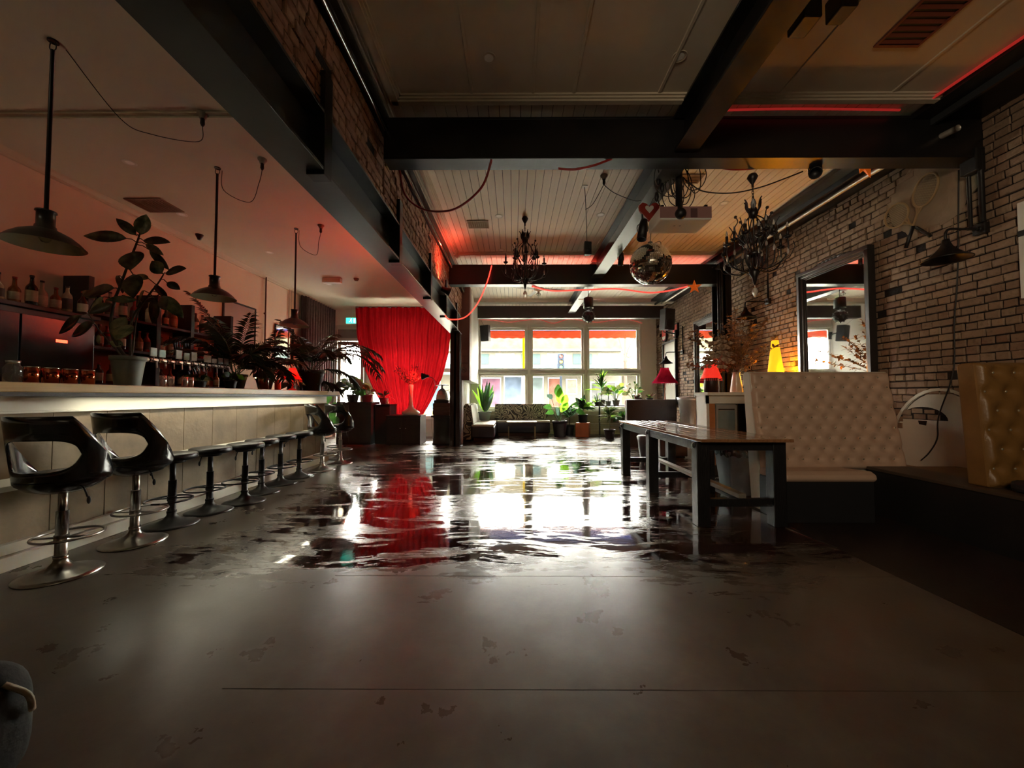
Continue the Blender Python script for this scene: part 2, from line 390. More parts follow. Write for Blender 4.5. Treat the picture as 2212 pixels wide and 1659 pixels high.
# ---- bricks --------------------------------------------------------
def brick_mat(name, cols, dirt, rough=.85):
    m = bpy.data.materials.new(name); nt, b = nodes_of(m); L = nt.links
    tc = nt.nodes.new('ShaderNodeTexCoord'); geo = nt.nodes.new('ShaderNodeNewGeometry')
    oi = nt.nodes.new('ShaderNodeObjectInfo')
    n1 = nt.nodes.new('ShaderNodeTexNoise'); n1.inputs['Scale'].default_value = 2.3; n1.inputs['Detail'].default_value = 5
    n2 = nt.nodes.new('ShaderNodeTexNoise'); n2.inputs['Scale'].default_value = 26; n2.inputs['Detail'].default_value = 7
    L.new(geo.outputs['Position'], n1.inputs[0]); L.new(geo.outputs['Position'], n2.inputs[0])
    wn = nt.nodes.new('ShaderNodeTexWhiteNoise'); wn.noise_dimensions = '3D'
    at = nt.nodes.new('ShaderNodeAttribute'); at.attribute_name = 'brick_id'
    cb = nt.nodes.new('ShaderNodeCombineXYZ'); L.new(at.outputs['Fac'], cb.inputs[0]); L.new(oi.outputs['Random'], cb.inputs[1]); L.new(cb.outputs[0], wn.inputs[0])
    cr = nt.nodes.new('ShaderNodeValToRGB'); cr.color_ramp.elements.remove(cr.color_ramp.elements[0])
    for i, c in enumerate(cols):
        e = cr.color_ramp.elements[0] if i == 0 else cr.color_ramp.elements.new(i / (len(cols) - 1))
        e.position = i / (len(cols) - 1); e.color = (*c, 1)
    ad = nt.nodes.new('ShaderNodeMath'); ad.operation = 'MULTIPLY_ADD'; L.new(wn.outputs['Value'], ad.inputs[0]); ad.inputs[1].default_value = .55
    mr = nt.nodes.new('ShaderNodeMath'); mr.operation = 'MULTIPLY'; L.new(n1.outputs[0], mr.inputs[0]); mr.inputs[1].default_value = .5; L.new(mr.outputs[0], ad.inputs[2])
    L.new(ad.outputs[0], cr.inputs[0])
    mx = nt.nodes.new('ShaderNodeMix'); mx.data_type = 'RGBA'; mp = nt.nodes.new('ShaderNodeMapRange'); L.new(n2.outputs[0], mp.inputs[0]); mp.inputs[1].default_value = .55; mp.inputs[2].default_value = .75; mp.inputs[4].default_value = .7
    L.new(mp.outputs[0], mx.inputs[0]); L.new(cr.outputs[0], mx.inputs[6]); mx.inputs[7].default_value = (*dirt, 1)
    L.new(mx.outputs[2], b.inputs['Base Color']); b.inputs['Roughness'].default_value = rough
    bn = nt.nodes.new('ShaderNodeBump'); bn.inputs['Strength'].default_value = .55; bn.inputs['Distance'].default_value = .008
    L.new(n2.outputs[0], bn.inputs['Height']); L.new(bn.outputs[0], b.inputs['Normal'])
    return m
M_brick = brick_mat('limewashed_brick', [(.10, .055, .035), (.24, .155, .10), (.30, .205, .135), (.20, .12, .075), (.36, .26, .175)], (.13, .08, .05))
M_redbrick = brick_mat('old_red_brick', [(.16, .065, .035), (.24, .105, .055), (.31, .15, .08), (.20, .085, .05)], (.05, .025, .015))
M_mortar = mat('dark_mortar', (.014, .009, .007), .95, var=.4, scale=12, bump=.6)

def brick_wall(parent, X, sgn, y0, y1, z0, z1, material, skip, near_pt, n_single=300, hb=.078, lb=.205, seed=3, proud=.019):
    """courses of bricks on the plane X; sgn is the side they stand proud on"""
    r = random.Random(seed); allb = []
    k = 0; z = z0
    while z < z1 - .02:
        y = y0 - r.uniform(0, .2); header = (k % 2 == 1)
        while y < y1:
            Lb = (.108 if header else lb) * r.uniform(.93, 1.07)
            if not header and r.random() < .3: Lb *= .55
            ya, yb = max(y, y0), min(y + Lb, y1)
            zt = min(z + hb, z1)
            if yb - ya > .035 and not skip((ya + yb) / 2, (z + zt) / 2) and r.random() > .018:
                allb.append((ya + .0065, yb - .0065, z + .006, zt - .006))
            y += Lb
        z += hb; k += 1
    def shape(mb, b):
        ya, yb, za, zb = b; d = proud * r.uniform(.55, 1.25); c = .006
        j = lambda: r.uniform(-.0055, .0055)
        xo = X; xi = X + sgn * d; xm = X + sgn * (d - .006)
        bq = [(xo, ya, za), (xo, yb, za), (xo, yb, zb), (xo, ya, zb)]
        mq = [(xm, ya + j(), za + j()), (xm, yb + j(), za + j()), (xm, yb + j(), zb + j()), (xm, ya + j(), zb + j())]
        tq = [(xi + j() * .5, ya + c, za + c), (xi + j() * .5, yb - c, za + c), (xi + j() * .5, yb - c, zb - c), (xi + j() * .5, ya + c, zb - c)]
        fs = [(0, 1, 5, 4), (1, 2, 6, 5), (2, 3, 7, 6), (3, 0, 4, 7), (4, 5, 9, 8), (5, 6, 10, 9), (6, 7, 11, 10), (7, 4, 8, 11), (8, 9, 10, 11)]
        if sgn > 0: pass
        else: fs = [f[::-1] for f in fs]
        mb.add(bq + mq + tq, fs)
    def size(b):
        ya, yb, za, zb = b; yc = (ya + yb) / 2; zc = (za + zb) / 2
        if yc < .9: return 0
        px = F_PX * abs(X) / yc
        if px > 1106 or abs(zc - 1.2) * F_PX / yc > 780: return 0
        return F_PX * abs(X) * (1 / ya - 1 / yb) if ya > .1 else 0
    allb.sort(key=size, reverse=True)
    for i, b in enumerate(allb[:n_single]):
        mb = MB(); shape(mb, b); mb.build('brick', material, parent)
    rest = MB(); ids = []
    for i, b in enumerate(allb[n_single:]):
        shape(rest, b); ids += [i * .37] * 12
    o = rest.build('bricks', material, parent); o['kind'] = 'stuff'
    at = o.data.attributes.new('brick_id', 'FLOAT', 'POINT'); at.data.foreach_set('value', ids)

wr = empty_struct('wall_right')
def arch_in(y, z): return ((y - 3.98) / .50) ** 2 + ((z - .46) / .72) ** 2 < 1.0 and z > .4
def skipR(y, z):
    if arch_in(y, z): return True
    if 3.55 < y < 4.5 and z > 2.95 and ((y - 4.0) / .42) ** 2 + ((z - 3.3) / .4) ** 2 < 1: return True
    return False
MB().box(XR + .0, XR + .4, YB, YF + .3, 0, ZC + .1).build('mortar_bed', M_mortar, wr)
brick_wall(wr, XR, -1, 1.5, YF, 0.0, ZC - .02, M_brick, skipR, None)
# patch of old render left at the top and the plastered blind arch low down
M_render = mat('old_render', (.26, .19, .125), .9, var=.3, scale=5, bump=.7, bscale=16)
pr = []
for i in range(22):
    a = 2 * pi * i / 22; q = 1 + rnd.uniform(-.12, .14); pr.append((4.0 + .44 * q * cos(a), 3.3 + .42 * q * sin(a)))
MB().prism(pr, 'x', XR - .012, XR + .02).build('render_patch', M_render, wr)
ap = [(3.98 + .505 * cos(pi * i / 24), .46 + .735 * sin(pi * i / 24)) for i in range(25)]
M_archp = mat('arch_plaster', (.62, .60, .52), .8, var=.14, scale=3, bump=.4, bscale=10)
apoly = [(4.485, .0)] + ap + [(3.475, 0)]
MB().prism(apoly, 'x', XR - .012, XR + .02).build('arch_plaster', M_archp, wr)
ring = MB()
for i in range(24):
    a0, a1 = pi * i / 24, pi * (i + 1) / 24
    def q(a, rr): return (3.98 + (.52 + rr) * cos(a), .46 + (.75 + rr) * sin(a))
    p = [q(a0, 0), q(a1, 0), q(a1, .03), q(a0, .03)]
    ring.prism(p, 'x', XR - .022, XR)
ring.build('arch_edge', M_archp, wr)
# hole in the arch plaster: bricks showing in a shallow recess
hole = [(4.15 + .24 * cos(pi * i / 14), .90 + .14 * sin(pi * i / 14)) for i in range(15)] + [(4.0, .93), (4.08, .86), (4.12, .80), (4.18, .80), (4.2, .87), (4.3, .93)]
MB().prism(hole[:15], 'x', XR - .0135, XR - .011).build('hole_recess', M_mortar, wr)
for (a, b, c, d) in ((3.98, 4.10, .905, .96), (4.12, 4.24, .905, .96), (4.26, 4.36, .905, .94), (4.03, 4.13, .97, 1.01), (4.15, 4.26, .97, 1.02)):
    MB().box(XR - .018, XR - .012, a, b, c, d).build('brick', M_brick, wr, bevel=.003)
MB().prism([(4.12, .84), (4.19, .85), (4.2, .89), (4.11, .89)], 'x', XR - .014, XR - .011).build('hole_recess', M_mortar, wr)

# brick over the main beam
wb = empty_struct('wall_over_beam')
MB().box(-1.42, -1.285, YB, 9.15, 3.03, ZC).build('mortar_bed', M_mortar, wb)
MB().box(-1.42, -1.40, YB, 9.15, 3.03, ZC).build('plaster_face', M_cream, wb)
brick_wall(wb, -1.285, 1, .6, 9.15, 3.035, ZC - .17, M_redbrick, lambda y, z: False, None, n_single=110, seed=9, proud=.02)
# black steel channel and pipes where that brick meets the ceiling
pipes = empty_struct('pipe_run')
MB().box(-1.27, -1.19, YB, 9.1, ZC - .15, ZC - .03).build('channel', M_beamblk, pipes)
for (xx, zz, rr, mm) in ((-1.215, ZC - .17, .016, M_chrome), (-1.165, ZC - .03, .010, M_white), (-1.14, ZC - .015, .008, M_white)):
    MB().cyl((xx, YB, zz), (xx, 9.1, zz), rr, n=8).build('pipe', mm, pipes)
# ================================================================ WINDOW WALL, DOOR, STREET
def pane_mat(name, tint=(1, 1, 1), k=.06):
    m = bpy.data.materials.new(name); m.use_nodes = True; nt = m.node_tree; nt.nodes.clear(); L = nt.links
    o = nt.nodes.new('ShaderNodeOutputMaterial'); mx = nt.nodes.new('ShaderNodeMixShader'); t = nt.nodes.new('ShaderNodeBsdfTransparent'); g = nt.nodes.new('ShaderNodeBsdfGlossy')
    fr = nt.nodes.new('ShaderNodeFresnel'); fr.inputs[0].default_value = 1.45; g.inputs['Roughness'].default_value = .02
    n = nt.nodes.new('ShaderNodeTexNoise'); n.inputs['Scale'].default_value = 3; mr = nt.nodes.new('ShaderNodeMapRange'); mr.inputs[3].default_value = .92; mr.inputs[4].default_value = 1
    L.new(n.outputs[0], mr.inputs[0]); cm = nt.nodes.new('ShaderNodeMix'); cm.data_type = 'RGBA'; L.new(mr.outputs[0], cm.inputs[0]); cm.inputs[6].default_value = (tint[0] * .9, tint[1] * .9, tint[2] * .9, 1); cm.inputs[7].default_value = (*tint, 1)
    L.new(cm.outputs[2], t.inputs[0]); L.new(fr.outputs[0], mx.inputs[0]); L.new(t.outputs[0], mx.inputs[1]); L.new(g.outputs[0], mx.inputs[2]); L.new(mx.outputs[0], o.inputs[0])
    return m
M_pane = pane_mat('window_pane')
M_winframe = mat('window_frame_paint', (.52, .52, .45), .5, var=.1, scale=3)
M_winwhite = mat('window_white_paint', (.74, .73, .65), .5, var=.06, scale=3)
# wall around the main window
wf = MB()
wf.box(-1.34, XR, YF, YF + .25, 3.40, ZC + .1).box(-1.34, XR, YF, YF + .25, 0, .68)
wf.box(-1.34, -1.16, YF, YF + .25, .68, 3.40).box(3.97, XR, YF, YF + .25, .68, 3.40)
struct(wf, 'wall_front', mat('window_wall_paint', (.84, .79, .70), .6, var=.04, bump=.15))
# skirting boards of the low wall under the window
lw = empty_struct('trim_6'); M_sillb = mat('beige_board', (.36, .31, .22), .6, var=.12, scale=3, stretch=(.5, 1, 4))
for (a, b, d) in ((.60, .70, .10), (.33, .585, .03), (.13, .32, .03), (0, .12, .045)):
    MB().box(-1.1, XR - .02, YF - d, YF, a, b).build('board', M_sillb, lw, bevel=.004)
xm = [-1.16, .47, 2.24, 3.97]
for i in range(3):
    x0, x1 = xm[i], xm[i + 1]
    w = empty_struct('window_%d' % (i + 1)); y = YF + .06
    for (a, b, z0, z1) in ((x0, x0 + .07, .68, 3.40), (x1 - .07, x1, .68, 3.40)):
        MB().box(a, b, YF - .03, YF + .14, z0, z1).box(a + .02, b - .02, YF - .05, YF - .03, z0, z1).build('frame', M_winwhite, w, bevel=.004)
    MB().box(x0 + .07, x1 - .07, YF - .03, YF + .14, 3.30, 3.40).build('frame', M_winwhite, w, bevel=.004)
    MB().box(x0 + .07, x1 - .07, YF - .05, YF + .14, .68, .78).build('sill', M_winwhite, w, bevel=.004)
    MB().box(x0 + .04, x1 - .04, YF - .07, YF + .12, 1.86, 1.98).box(x0 + .04, x1 - .04, YF - .10, YF - .07, 1.95, 1.985).build('transom', M_winframe, w, bevel=.004)
    for (za, zb) in ((.78, 1.86), (1.98, 3.30)):
        a, b = x0 + .07, x1 - .07; s = .055
        fr = MB().box(a, a + s, y, y + .045, za, zb).box(b - s, b, y, y + .045, za, zb).box(a + s, b - s, y, y + .045, za, za + s).box(a + s, b - s, y, y + .045, zb - s, zb)
        f = fr.build('sash', M_winwhite, w, bevel=.003)
        MB().box(a + s, b - s, y + .018, y + .024, za + s, zb - s).build('pane', M_pane, f)
# narrow light-switch pier reveal and the bar side shopfront
YD = 11.0
struct(MB().box(XL - .2, -1.34, YD, YD + .2, 3.24, ZCL + .1), 'wall_entrance', M_whitewall)
struct(MB().box(-4.28, -4.16, YD, YD + .2, 0, 3.24).box(-1.46, -1.34, YD, YD + .2, 0, 3.24), 'wall_entrance_pier', M_whitewall)
d1 = empty_struct('door_1')
M_doorfr = mat('pale_door_frame', (.50, .50, .45), .5)
for (a, b, z0, z1) in ((-5.25, -5.16, 0, 3.24), (-4.36, -4.28, 0, 3.24)):
    MB().box(a, b, YD, YD + .1, z0, z1).build('frame', M_doorfr, d1, bevel=.003)
MB().box(-5.16, -4.36, YD, YD + .1, 3.12, 3.24).build('frame', M_doorfr, d1); MB().box(-5.16, -4.36, YD, YD + .1, 2.78, 2.86).build('frame', M_doorfr, d1)
MB().box(-5.16, -4.36, YD + .04, YD + .048, 2.86, 3.12).build('transom_panel', mat('grey_transom', (.22, .22, .2), .5), d1)
leafd = MB().box(-5.14, -5.05, YD + .02, YD + .06, .02, 2.76).box(-4.47, -4.38, YD + .02, YD + .06, .02, 2.76).box(-5.05, -4.47, YD + .02, YD + .06, 2.66, 2.76).box(-5.05, -4.47, YD + .02, YD + .06, .02, .25).build('leaf', M_doorfr, d1, bevel=.003)
MB().box(-5.05, -4.47, YD + .035, YD + .042, .25, 2.66).build('pane', M_pane, leafd)
MB().tube([(-4.43, YD - .03, 1.0), (-4.43, YD - .06, 1.02), (-4.43, YD - .06, 1.3), (-4.43, YD - .03, 1.32)], .012).build('handle', M_chrome, leafd)
for i, (x0, x1) in enumerate(((-4.16, -2.85), (-2.85, -1.46))):
    w = empty_struct('window_%d' % (i + 4))
    for (a, b) in ((x0, x0 + .07), (x1 - .07, x1)): MB().box(a, b, YD, YD + .12, .5, 3.24).build('frame', M_winwhite, w, bevel=.004)
    MB().box(x0, x1, YD, YD + .12, 3.16, 3.24).build('frame', M_winwhite, w); MB().box(x0, x1, YD - .03, YD + .12, 1.86, 1.97).build('transom', M_winframe, w, bevel=.004)
    MB().box(x0, x1, YD - .04, YD + .14, .5, .6).build('sill', M_winwhite, w, bevel=.004)
    MB().box(x0, x1, YD, YD + .12, 0, .5).build('stall_riser', M_winframe, w)
    for za, zb in ((.6, 1.86), (1.97, 3.16)): MB().box(x0 + .07, x1 - .07, YD + .05, YD + .056, za, zb).build('pane', M_pane, w)
# ---- street outside
struct(MB().box(-30, 30, YF + .3, 15.2, -.2, -.02), 'pavement', mat0('concrete_pavement', (.45, .42, .35), rough=.9, bump=.3))
struct(MB().box(-30, 30, 15.2, 60, -.3, -.14), 'street', mat0('asphalt', (.16, .16, .15), rough=.9, bump=.4))
# awning over the shop window: blue slope, orange-red valance
aw = thing('awning', 'blue shop awning with orange-red valance outside above the windows', 'awning', (0, 12.1, 3.4))
MB().hexa([(-6.5, 0, .30), (5.2, 0, .30), (5.2, 1.15, .06), (-6.5, 1.15, .06)][::1], [(-6.5, 0, .31), (5.2, 0, .31), (5.2, 1.15, .07), (-6.5, 1.15, .07)]).build('canopy', mat0('blue_canvas', (.015, .02, .10), rough=.8), aw)
vp = [(-6.5, .06), (5.2, .06)] + [(5.2 - i * .15, -.215 + (.0 if i % 2 else .03)) for i in range(0, 79)]
MB().prism(vp, 'y', 1.15, 1.158).build('valance', mat0('orange_red_canvas', (.16, .018, .007), rough=.8), aw)
for xx in (-6.3, -1.3, 4.9): MB().cyl((xx, 0, -.1), (xx, 1.14, .02), .012).build('stay', M_dchrome, aw)
# building across the street
M_fac = mat0('sunlit_cream_render', (.050, .046, .036), rough=.9, var=.15, scale=.6); M_fac2 = mat0('pale_blue_board', (.018, .026, .026), rough=.8, var=.1)
M_fwin = mat('street_window_glass', (.12, .16, .20), .15, var=.5, scale=1.2); M_brk = mat0('weathered_parapet', (.033, .028, .018), rough=.9, var=.6, scale=2.5, bump=.6)
b1 = thing('shop_building', 'cream two-storey shop building across the street with posters', 'building', (0, 25, -.14))
MB().box(-8.4, 7.1, .05, 8, 0, 4.4).build('wall', M_fac, b1)
MB().box(-8.4, 7.1, -.05, .05, 4.4, 5.9).build('parapet', M_brk, b1); MB().box(-8.4, 7.1, -.35, .05, 4.25, 4.42).build('cornice', M_fac, b1, bevel=.03)
MB().box(-8.4, 7.1, -1.6, .05, 3.0, 3.14).build('verandah', M_fac2, b1); MB().box(-8.4, 7.1, -1.64, -1.6, 2.65, 3.3).build('fascia', M_fac2, b1)
for i in range(9):
    MB().box(-8.0 + i * 1.7, -6.75 + i * 1.7, -.02, .04, 3.45, 4.12).build('window', M_fac2 if i % 2 else M_winwhite, b1, bevel=.01)
MB().box(-8.4, 7.1, -.04, .06, 0, .35).build('plinth', mat0('ochre_tiles', (.16, .12, .05), rough=.6), b1)
pc = [(.022, .036, .06), (.05, .025, .036), (.028, .036, .05), (.036, .045, .045), (.05, .047, .038), (.024, .024, .024), (.055, .024, .018)]
for i, (a, b, z0, z1) in enumerate(((-6.6, -4.9, .45, 2.3), (-2.1, -.9, .5, 2.5), (-.6, .5, .4, 2.6), (.6, 1.9, .45, 2.55), (3.5, 4.1, 1.5, 2.4), (5.1, 6.7, .6, 2.2), (2.3, 3.1, .4, 2.5))):
    f = MB().box(a - .06, b + .06, -.02, .04, z0 - .06, z1 + .06).build('shop_window', M_winwhite, b1)
    MB().box(a, b, -.035, -.02, z0, z1).build('pane', mat0('poster_%s' % 'abcdefg'[i], pc[i], rough=.4, var=.9, scale=1.6 + i * .2), f)
b2 = thing('verandah_shop', 'low yellow shop with corrugated verandah roof beyond the red post', 'building', (0, 27, -.14))
MB().box(7.4, 20, 0, 6, 0, 3.1).build('wall', M_fac, b2); MB().box(7.4, 20, -.06, 0, 3.1, 4.2).build('sign_band', mat0('yellow_sign', (.22, .18, .07), rough=.7), b2)
MB().hexa([(7.4, -2, 2.7), (20, -2, 2.7), (20, 0, 3.1), (7.4, 0, 3.1)], [(7.4, -2, 2.76), (20, -2, 2.76), (20, 0, 3.16), (7.4, 0, 3.16)]).build('roof', mat0('grey_iron', (.07, .07, .065), rough=.6), b2)
MB().box(9.2, 12, -.03, 0, .5, 2.4).build('window', M_fwin, b2)
t = thing('yellow_pole', 'yellow painted pole standing on the kerb outside the first window', 'pole', (.42, 14.6, -.02))
MB().cyl((0, 0, 2.0), (0, 0, 4.6), .085).build('pole', mat0('yellow_paint', (.055, .036, .0004), rough=.8), t); MB().cyl((0, 0, 0), (0, 0, 2.0), .05).build('lower_pole', M_winwhite, t)
t = thing('traffic_light', 'blue-grey three-lamp traffic light outside the middle window', 'traffic light', (1.92, 15.5, -.14))
M_tl = mat0('signal_grey', (.014, .018, .026), rough=.8)
MB().cyl((0, 0, 0), (0, 0, 2.35), .05).build('pole', M_tl, t); hs = MB().box(-.14, .14, -.1, .1, 2.35, 3.05).build('housing', M_tl, t, bevel=.03)
for i, cc in enumerate(((.1, .02, .02), (.1, .07, .02), (.02, .1, .06))):
    ln = MB().cyl((0, -.10, 2.93 - i * .22), (0, -.115, 2.93 - i * .22), .075).build('lens', mat('lens_%s' % 'abc'[i], cc, .3), t)
    MB().lathe([(.085, 0), (.085, .12)], 10, M=Matrix.Translation((0, -.10, 2.93 - i * .22)) @ Matrix.Rotation(R(90), 4, 'X'), a0=0, a1=pi).build('visor', M_tl, ln, solid=.006)
t = thing('verandah_post', 'red iron verandah post with curved bracket outside the right window', 'post', (5.0, 17, -.02))
M_rp = mat0('faded_red_iron', (.06, .02, .017), rough=.8)
MB().lathe([(.13, 0), (.13, .25), (.075, .35), (.06, 2.7), (.1, 2.76), (.06, 2.85), (.055, 4.3)], 16).build('column', M_rp, t)
MB().tube(catmull([(.05, 0, 3.0), (.22, 0, 3.5), (.6, 0, 3.95), (1.1, 0, 4.15)], 6), .03).tube(catmull([(-.05, 0, 3.0), (-.2, 0, 3.5), (-.3, 0, 3.8)], 5), .02).lathe([(.10, -.02), (.14, -.02), (.14, .02), (.10, .02), (.10, -.02)], 16, M=Matrix.Translation((.16, 0, 3.05)) @ Matrix.Rotation(R(90), 4, 'X')).build('bracket', M_rp, t)
MB().hexa([(-.3, -.6, 4.25), (3.5, -.6, 4.25), (3.5, 1.6, 4.9), (-.3, 1.6, 4.9)], [(-.3, -.6, 4.3), (3.5, -.6, 4.3), (3.5, 1.6, 4.95), (-.3, 1.6, 4.95)]).build('roof', mat0('grey_iron', (.07, .07, .065), rough=.6), t)
# folding street chairs outside the glass door
def street_chair(x, y, rz, lab):
    t = thing('street_chair', lab, 'chair', (x, y, -.02), rz, 'blue chairs on the pavement'); mb = mat('blue_enamel', (.06, .12, .45), .5)
    for sx in (-.2, .2):
        MB().cyl((sx, .2, 0), (sx, -.2, .45), .012).build('leg', mb, t); MB().tube([(sx, -.2, 0), (sx, .18, .45), (sx, .26, .85)], .012).build('leg', mb, t)
    MB().box(-.2, .2, -.2, .2, .44, .46).build('seat', mb, t, bevel=.005)
    MB().box(-.2, .2, .235, .255, .65, .85).build('backrest', mb, t, bevel=.005)
street_chair(-4.95, 12.3, .4, 'blue metal chair on the pavement close behind the glass door'); street_chair(-5.6, 13.2, -.6, 'blue metal chair on the pavement further from the glass door')

# ---- curtains
def cloth_mat(name, col, trn, rough=.8):
    m = bpy.data.materials.new(name); m.use_nodes = True; nt = m.node_tree; nt.nodes.clear(); L = nt.links
    o = nt.nodes.new('ShaderNodeOutputMaterial'); mx = nt.nodes.new('ShaderNodeMixShader'); d = nt.nodes.new('ShaderNodeBsdfDiffuse'); t = nt.nodes.new('ShaderNodeBsdfTranslucent')
    n = nt.nodes.new('ShaderNodeTexNoise'); n.inputs['Scale'].default_value = 5; n.inputs['Detail'].default_value = 8; tc = nt.nodes.new('ShaderNodeTexCoord'); mp = nt.nodes.new('ShaderNodeMapping'); mp.inputs['Scale'].default_value = (6, 6, .7)
    L.new(tc.outputs['Object'], mp.inputs[0]); L.new(mp.outputs[0], n.inputs[0])
    c = nt.nodes.new('ShaderNodeMix'); c.data_type = 'RGBA'; L.new(n.outputs[0], c.inputs[0]); c.inputs[6].default_value = (col[0] * .55, col[1] * .5, col[2] * .5, 1); c.inputs[7].default_value = (min(1, col[0] * 1.35), min(1, col[1] * 1.3), min(1, col[2] * 1.3), 1)
    L.new(c.outputs[2], d.inputs[0]); L.new(c.outputs[2], t.inputs[0]); mx.inputs[0].default_value = trn
    L.new(d.outputs[0], mx.inputs[1]); L.new(t.outputs[0], mx.inputs[2]); L.new(mx.outputs[0], o.inputs[0]); return m
def lerp(a, b, t): return a + (b - a) * t
def curve1(pts, v):
    for i in range(len(pts) - 1):
        if v <= pts[i + 1][0]:
            t = (v - pts[i][0]) / (pts[i + 1][0] - pts[i][0]); t = t * t * (3 - 2 * t) if False else t
            return lerp(pts[i][1], pts[i + 1][1], t)
    return pts[-1][1]
Yc = 9.98; zt = U(850, 664, Yc).z
le = [(0, -4.12), (.25, -4.06), (.5, -3.88), (.7, -3.62), (.86, -3.35), (1, -3.3)]
re = [(0, -1.56), (.1, -1.60), (.4, -1.70), (.6, -1.86), (.8, -2.14), (.93, -2.36), (1, -2.42)]
def cf(u, v):
    a, b = curve1(le, v) * 1.023, curve1(re, v) * 1.023; w = .05 * (1 - .3 * v)
    return (lerp(a, b, u), Yc + w * sin(u * 95) + .03 * sin(u * 37 + 1) + .08 * sin(v * 3) * (u - .5), lerp(zt, .42, v))
cu = MB().grid(cf, 240, 30).build('red_curtain', cloth_mat('red_curtain_cloth', (.17, .0025, .004), .60))
tag(cu, 'translucent red curtain gathered low before the shopfront beside the post', 'curtain')
rl = MB().cyl((-4.2, Yc, zt + .01), (-1.45, Yc, zt + .01), .012); tag(rl.build('curtain_rail', M_black), 'thin rail carrying the red curtain under the ceiling', 'curtain rail')
def cb_(u, v): return (XL + .10 + .035 * sin(u * 80) * (1 - .2 * v), lerp(9.25, 10.85, u), lerp(ZCL - .06, .15, v))
bc = MB().grid(cb_, 150, 12).build('black_curtain', mat('crushed_black_velvet', (.06, .055, .05), .42, var=.8, scale=16, stretch=(1, 3, .8), bump=.6))
tag(bc, 'tall grey-black pleated velvet curtain hanging on the left wall', 'curtain')
bc2 = MB().grid(lambda u, v: (XL + .13 + .03 * sin(u * 22), lerp(9.05, 9.25, u), lerp(ZCL - .1, .15, v)), 30, 6).build('curtain_edge', M_black, bc)
# exit sign over the glass door
t = thing('exit_sign', 'green running-man exit sign above the glass door by the red curtain', 'sign', tuple(U(762, 693, 10.6)))
MB().box(-.19, .19, -.02, .02, -.09, .09).build('housing', M_winwhite, t, bevel=.01)
MB().box(-.18, .18, -.024, -.02, -.08, .08).build('face', mat('exit_green', (.05, .5, .35), .4, emit=(.05, .8, .55), es=.9), t)
fg = MB(); Mi = Matrix.Translation((-.04, -.026, 0)) @ Matrix.Rotation(R(90), 4, 'X')
fg.cyl((.01, .05, 0), (.01, .05, .003), .014, M=Mi)
for a, b in (((0, .035), (-.01, -.005)), ((-.01, -.005), (.02, -.02)), ((.02, -.02), (.015, -.055)), ((-.01, -.005), (-.03, -.03)), ((-.03, -.03), (-.055, -.035)), ((0, .03), (.03, .01)), ((0, .03), (-.025, .015))):
    fg.cyl((a[0], a[1], .002), (b[0], b[1], .002), .006, M=Mi, n=6)
fg.box(-.005 + .08, .045 + .08, -.06, .06, 0, .003, M=Mi); fg.build('pictogram', mat('sign_white', (.8, .85, .8), .5, emit=(.8, 1, .9), es=.8), t)
MB().cyl((0, 0, .09), (0, 0, 3.69 - U(762, 693, 10.6).z), .008).build('stem', M_winwhite, t)
# ================================================================ BAR
bar = thing('bar_counter', 'long bar counter faced with beige stone panels under a white band', 'bar counter', (-3.45, 4, 0))
BX, BY = -3.45, 4.0
def bb(x0, x1, y0, y1, z0, z1): return MB().box(x0 - BX, x1 - BX, y0 - BY, y1 - BY, z0, z1)
bb(-3.95, -3.43, .9, 6.83, .02, 1.17).build('carcass', M_black, bar)
M_stone = mat('beige_travertine', (.25, .185, .11), .62, var=.5, scale=6, bump=.25, bscale=30)
yy = 1.31
while yy < 6.8:
    y2 = min(yy + .372, 6.83)
    bb(-3.43, -3.405 + rnd.uniform(-.001, .001), yy + .003, y2 - .003, .60, 1.035).build('panel', M_stone, bar)
    bb(-3.43, -3.405 + rnd.uniform(-.001, .001), yy + .003, y2 - .003, .17, .52).build('panel', M_stone, bar)
    yy += .372
for a, b in ((.60, 1.035), (.17, .52)): bb(-3.94, -3.44, 6.83, 6.85, a, b).build('panel', M_stone, bar)
M_bandw = mat('white_laminate', (.86, .84, .74), .28, var=.03, coat=.3)
bb(-3.43, -3.385, .9, 6.85, 1.05, 1.165).box(-3.43 - BX, -3.375 - BX, .9 - BY, 6.85 - BY, 1.035, 1.05).build('white_band', M_bandw, bar, bevel=.003)
MB().prism([(-3.43 - BX, .52), (-3.30 - BX, .53), (-3.30 - BX, .565), (-3.40 - BX, .60), (-3.43 - BX, .60)], 'y', .9 - BY, 6.85 - BY).build('ledge', M_bandw, bar)
bb(-3.43, -3.36, .9, 6.85, .10, .17).build('skirting', M_white, bar, bevel=.004); bb(-3.43, -3.33, .9, 6.85, 0, .095).build('skirting', M_white, bar, bevel=.004)
M_wood = mat('pale_timber_top', (.52, .33, .13), .38, var=.3, scale=6, stretch=(6, .35, 6), coat=.2)
wt = MB().box(-.375, .375, -3.1, 2.98, 0, .065).build('bar_worktop', M_wood, None, (-3.575, 4, 1.18), bevel=.006)
tag(wt, 'pale timber bar top running the length of the stone-faced counter', 'worktop')
MB().box(-.37, .365, -3.1, 2.97, -.004, 0).box(.362, .372, -3.1, 2.97, -.026, 0).build('edge_strip', M_black, wt)
ZT = 1.245
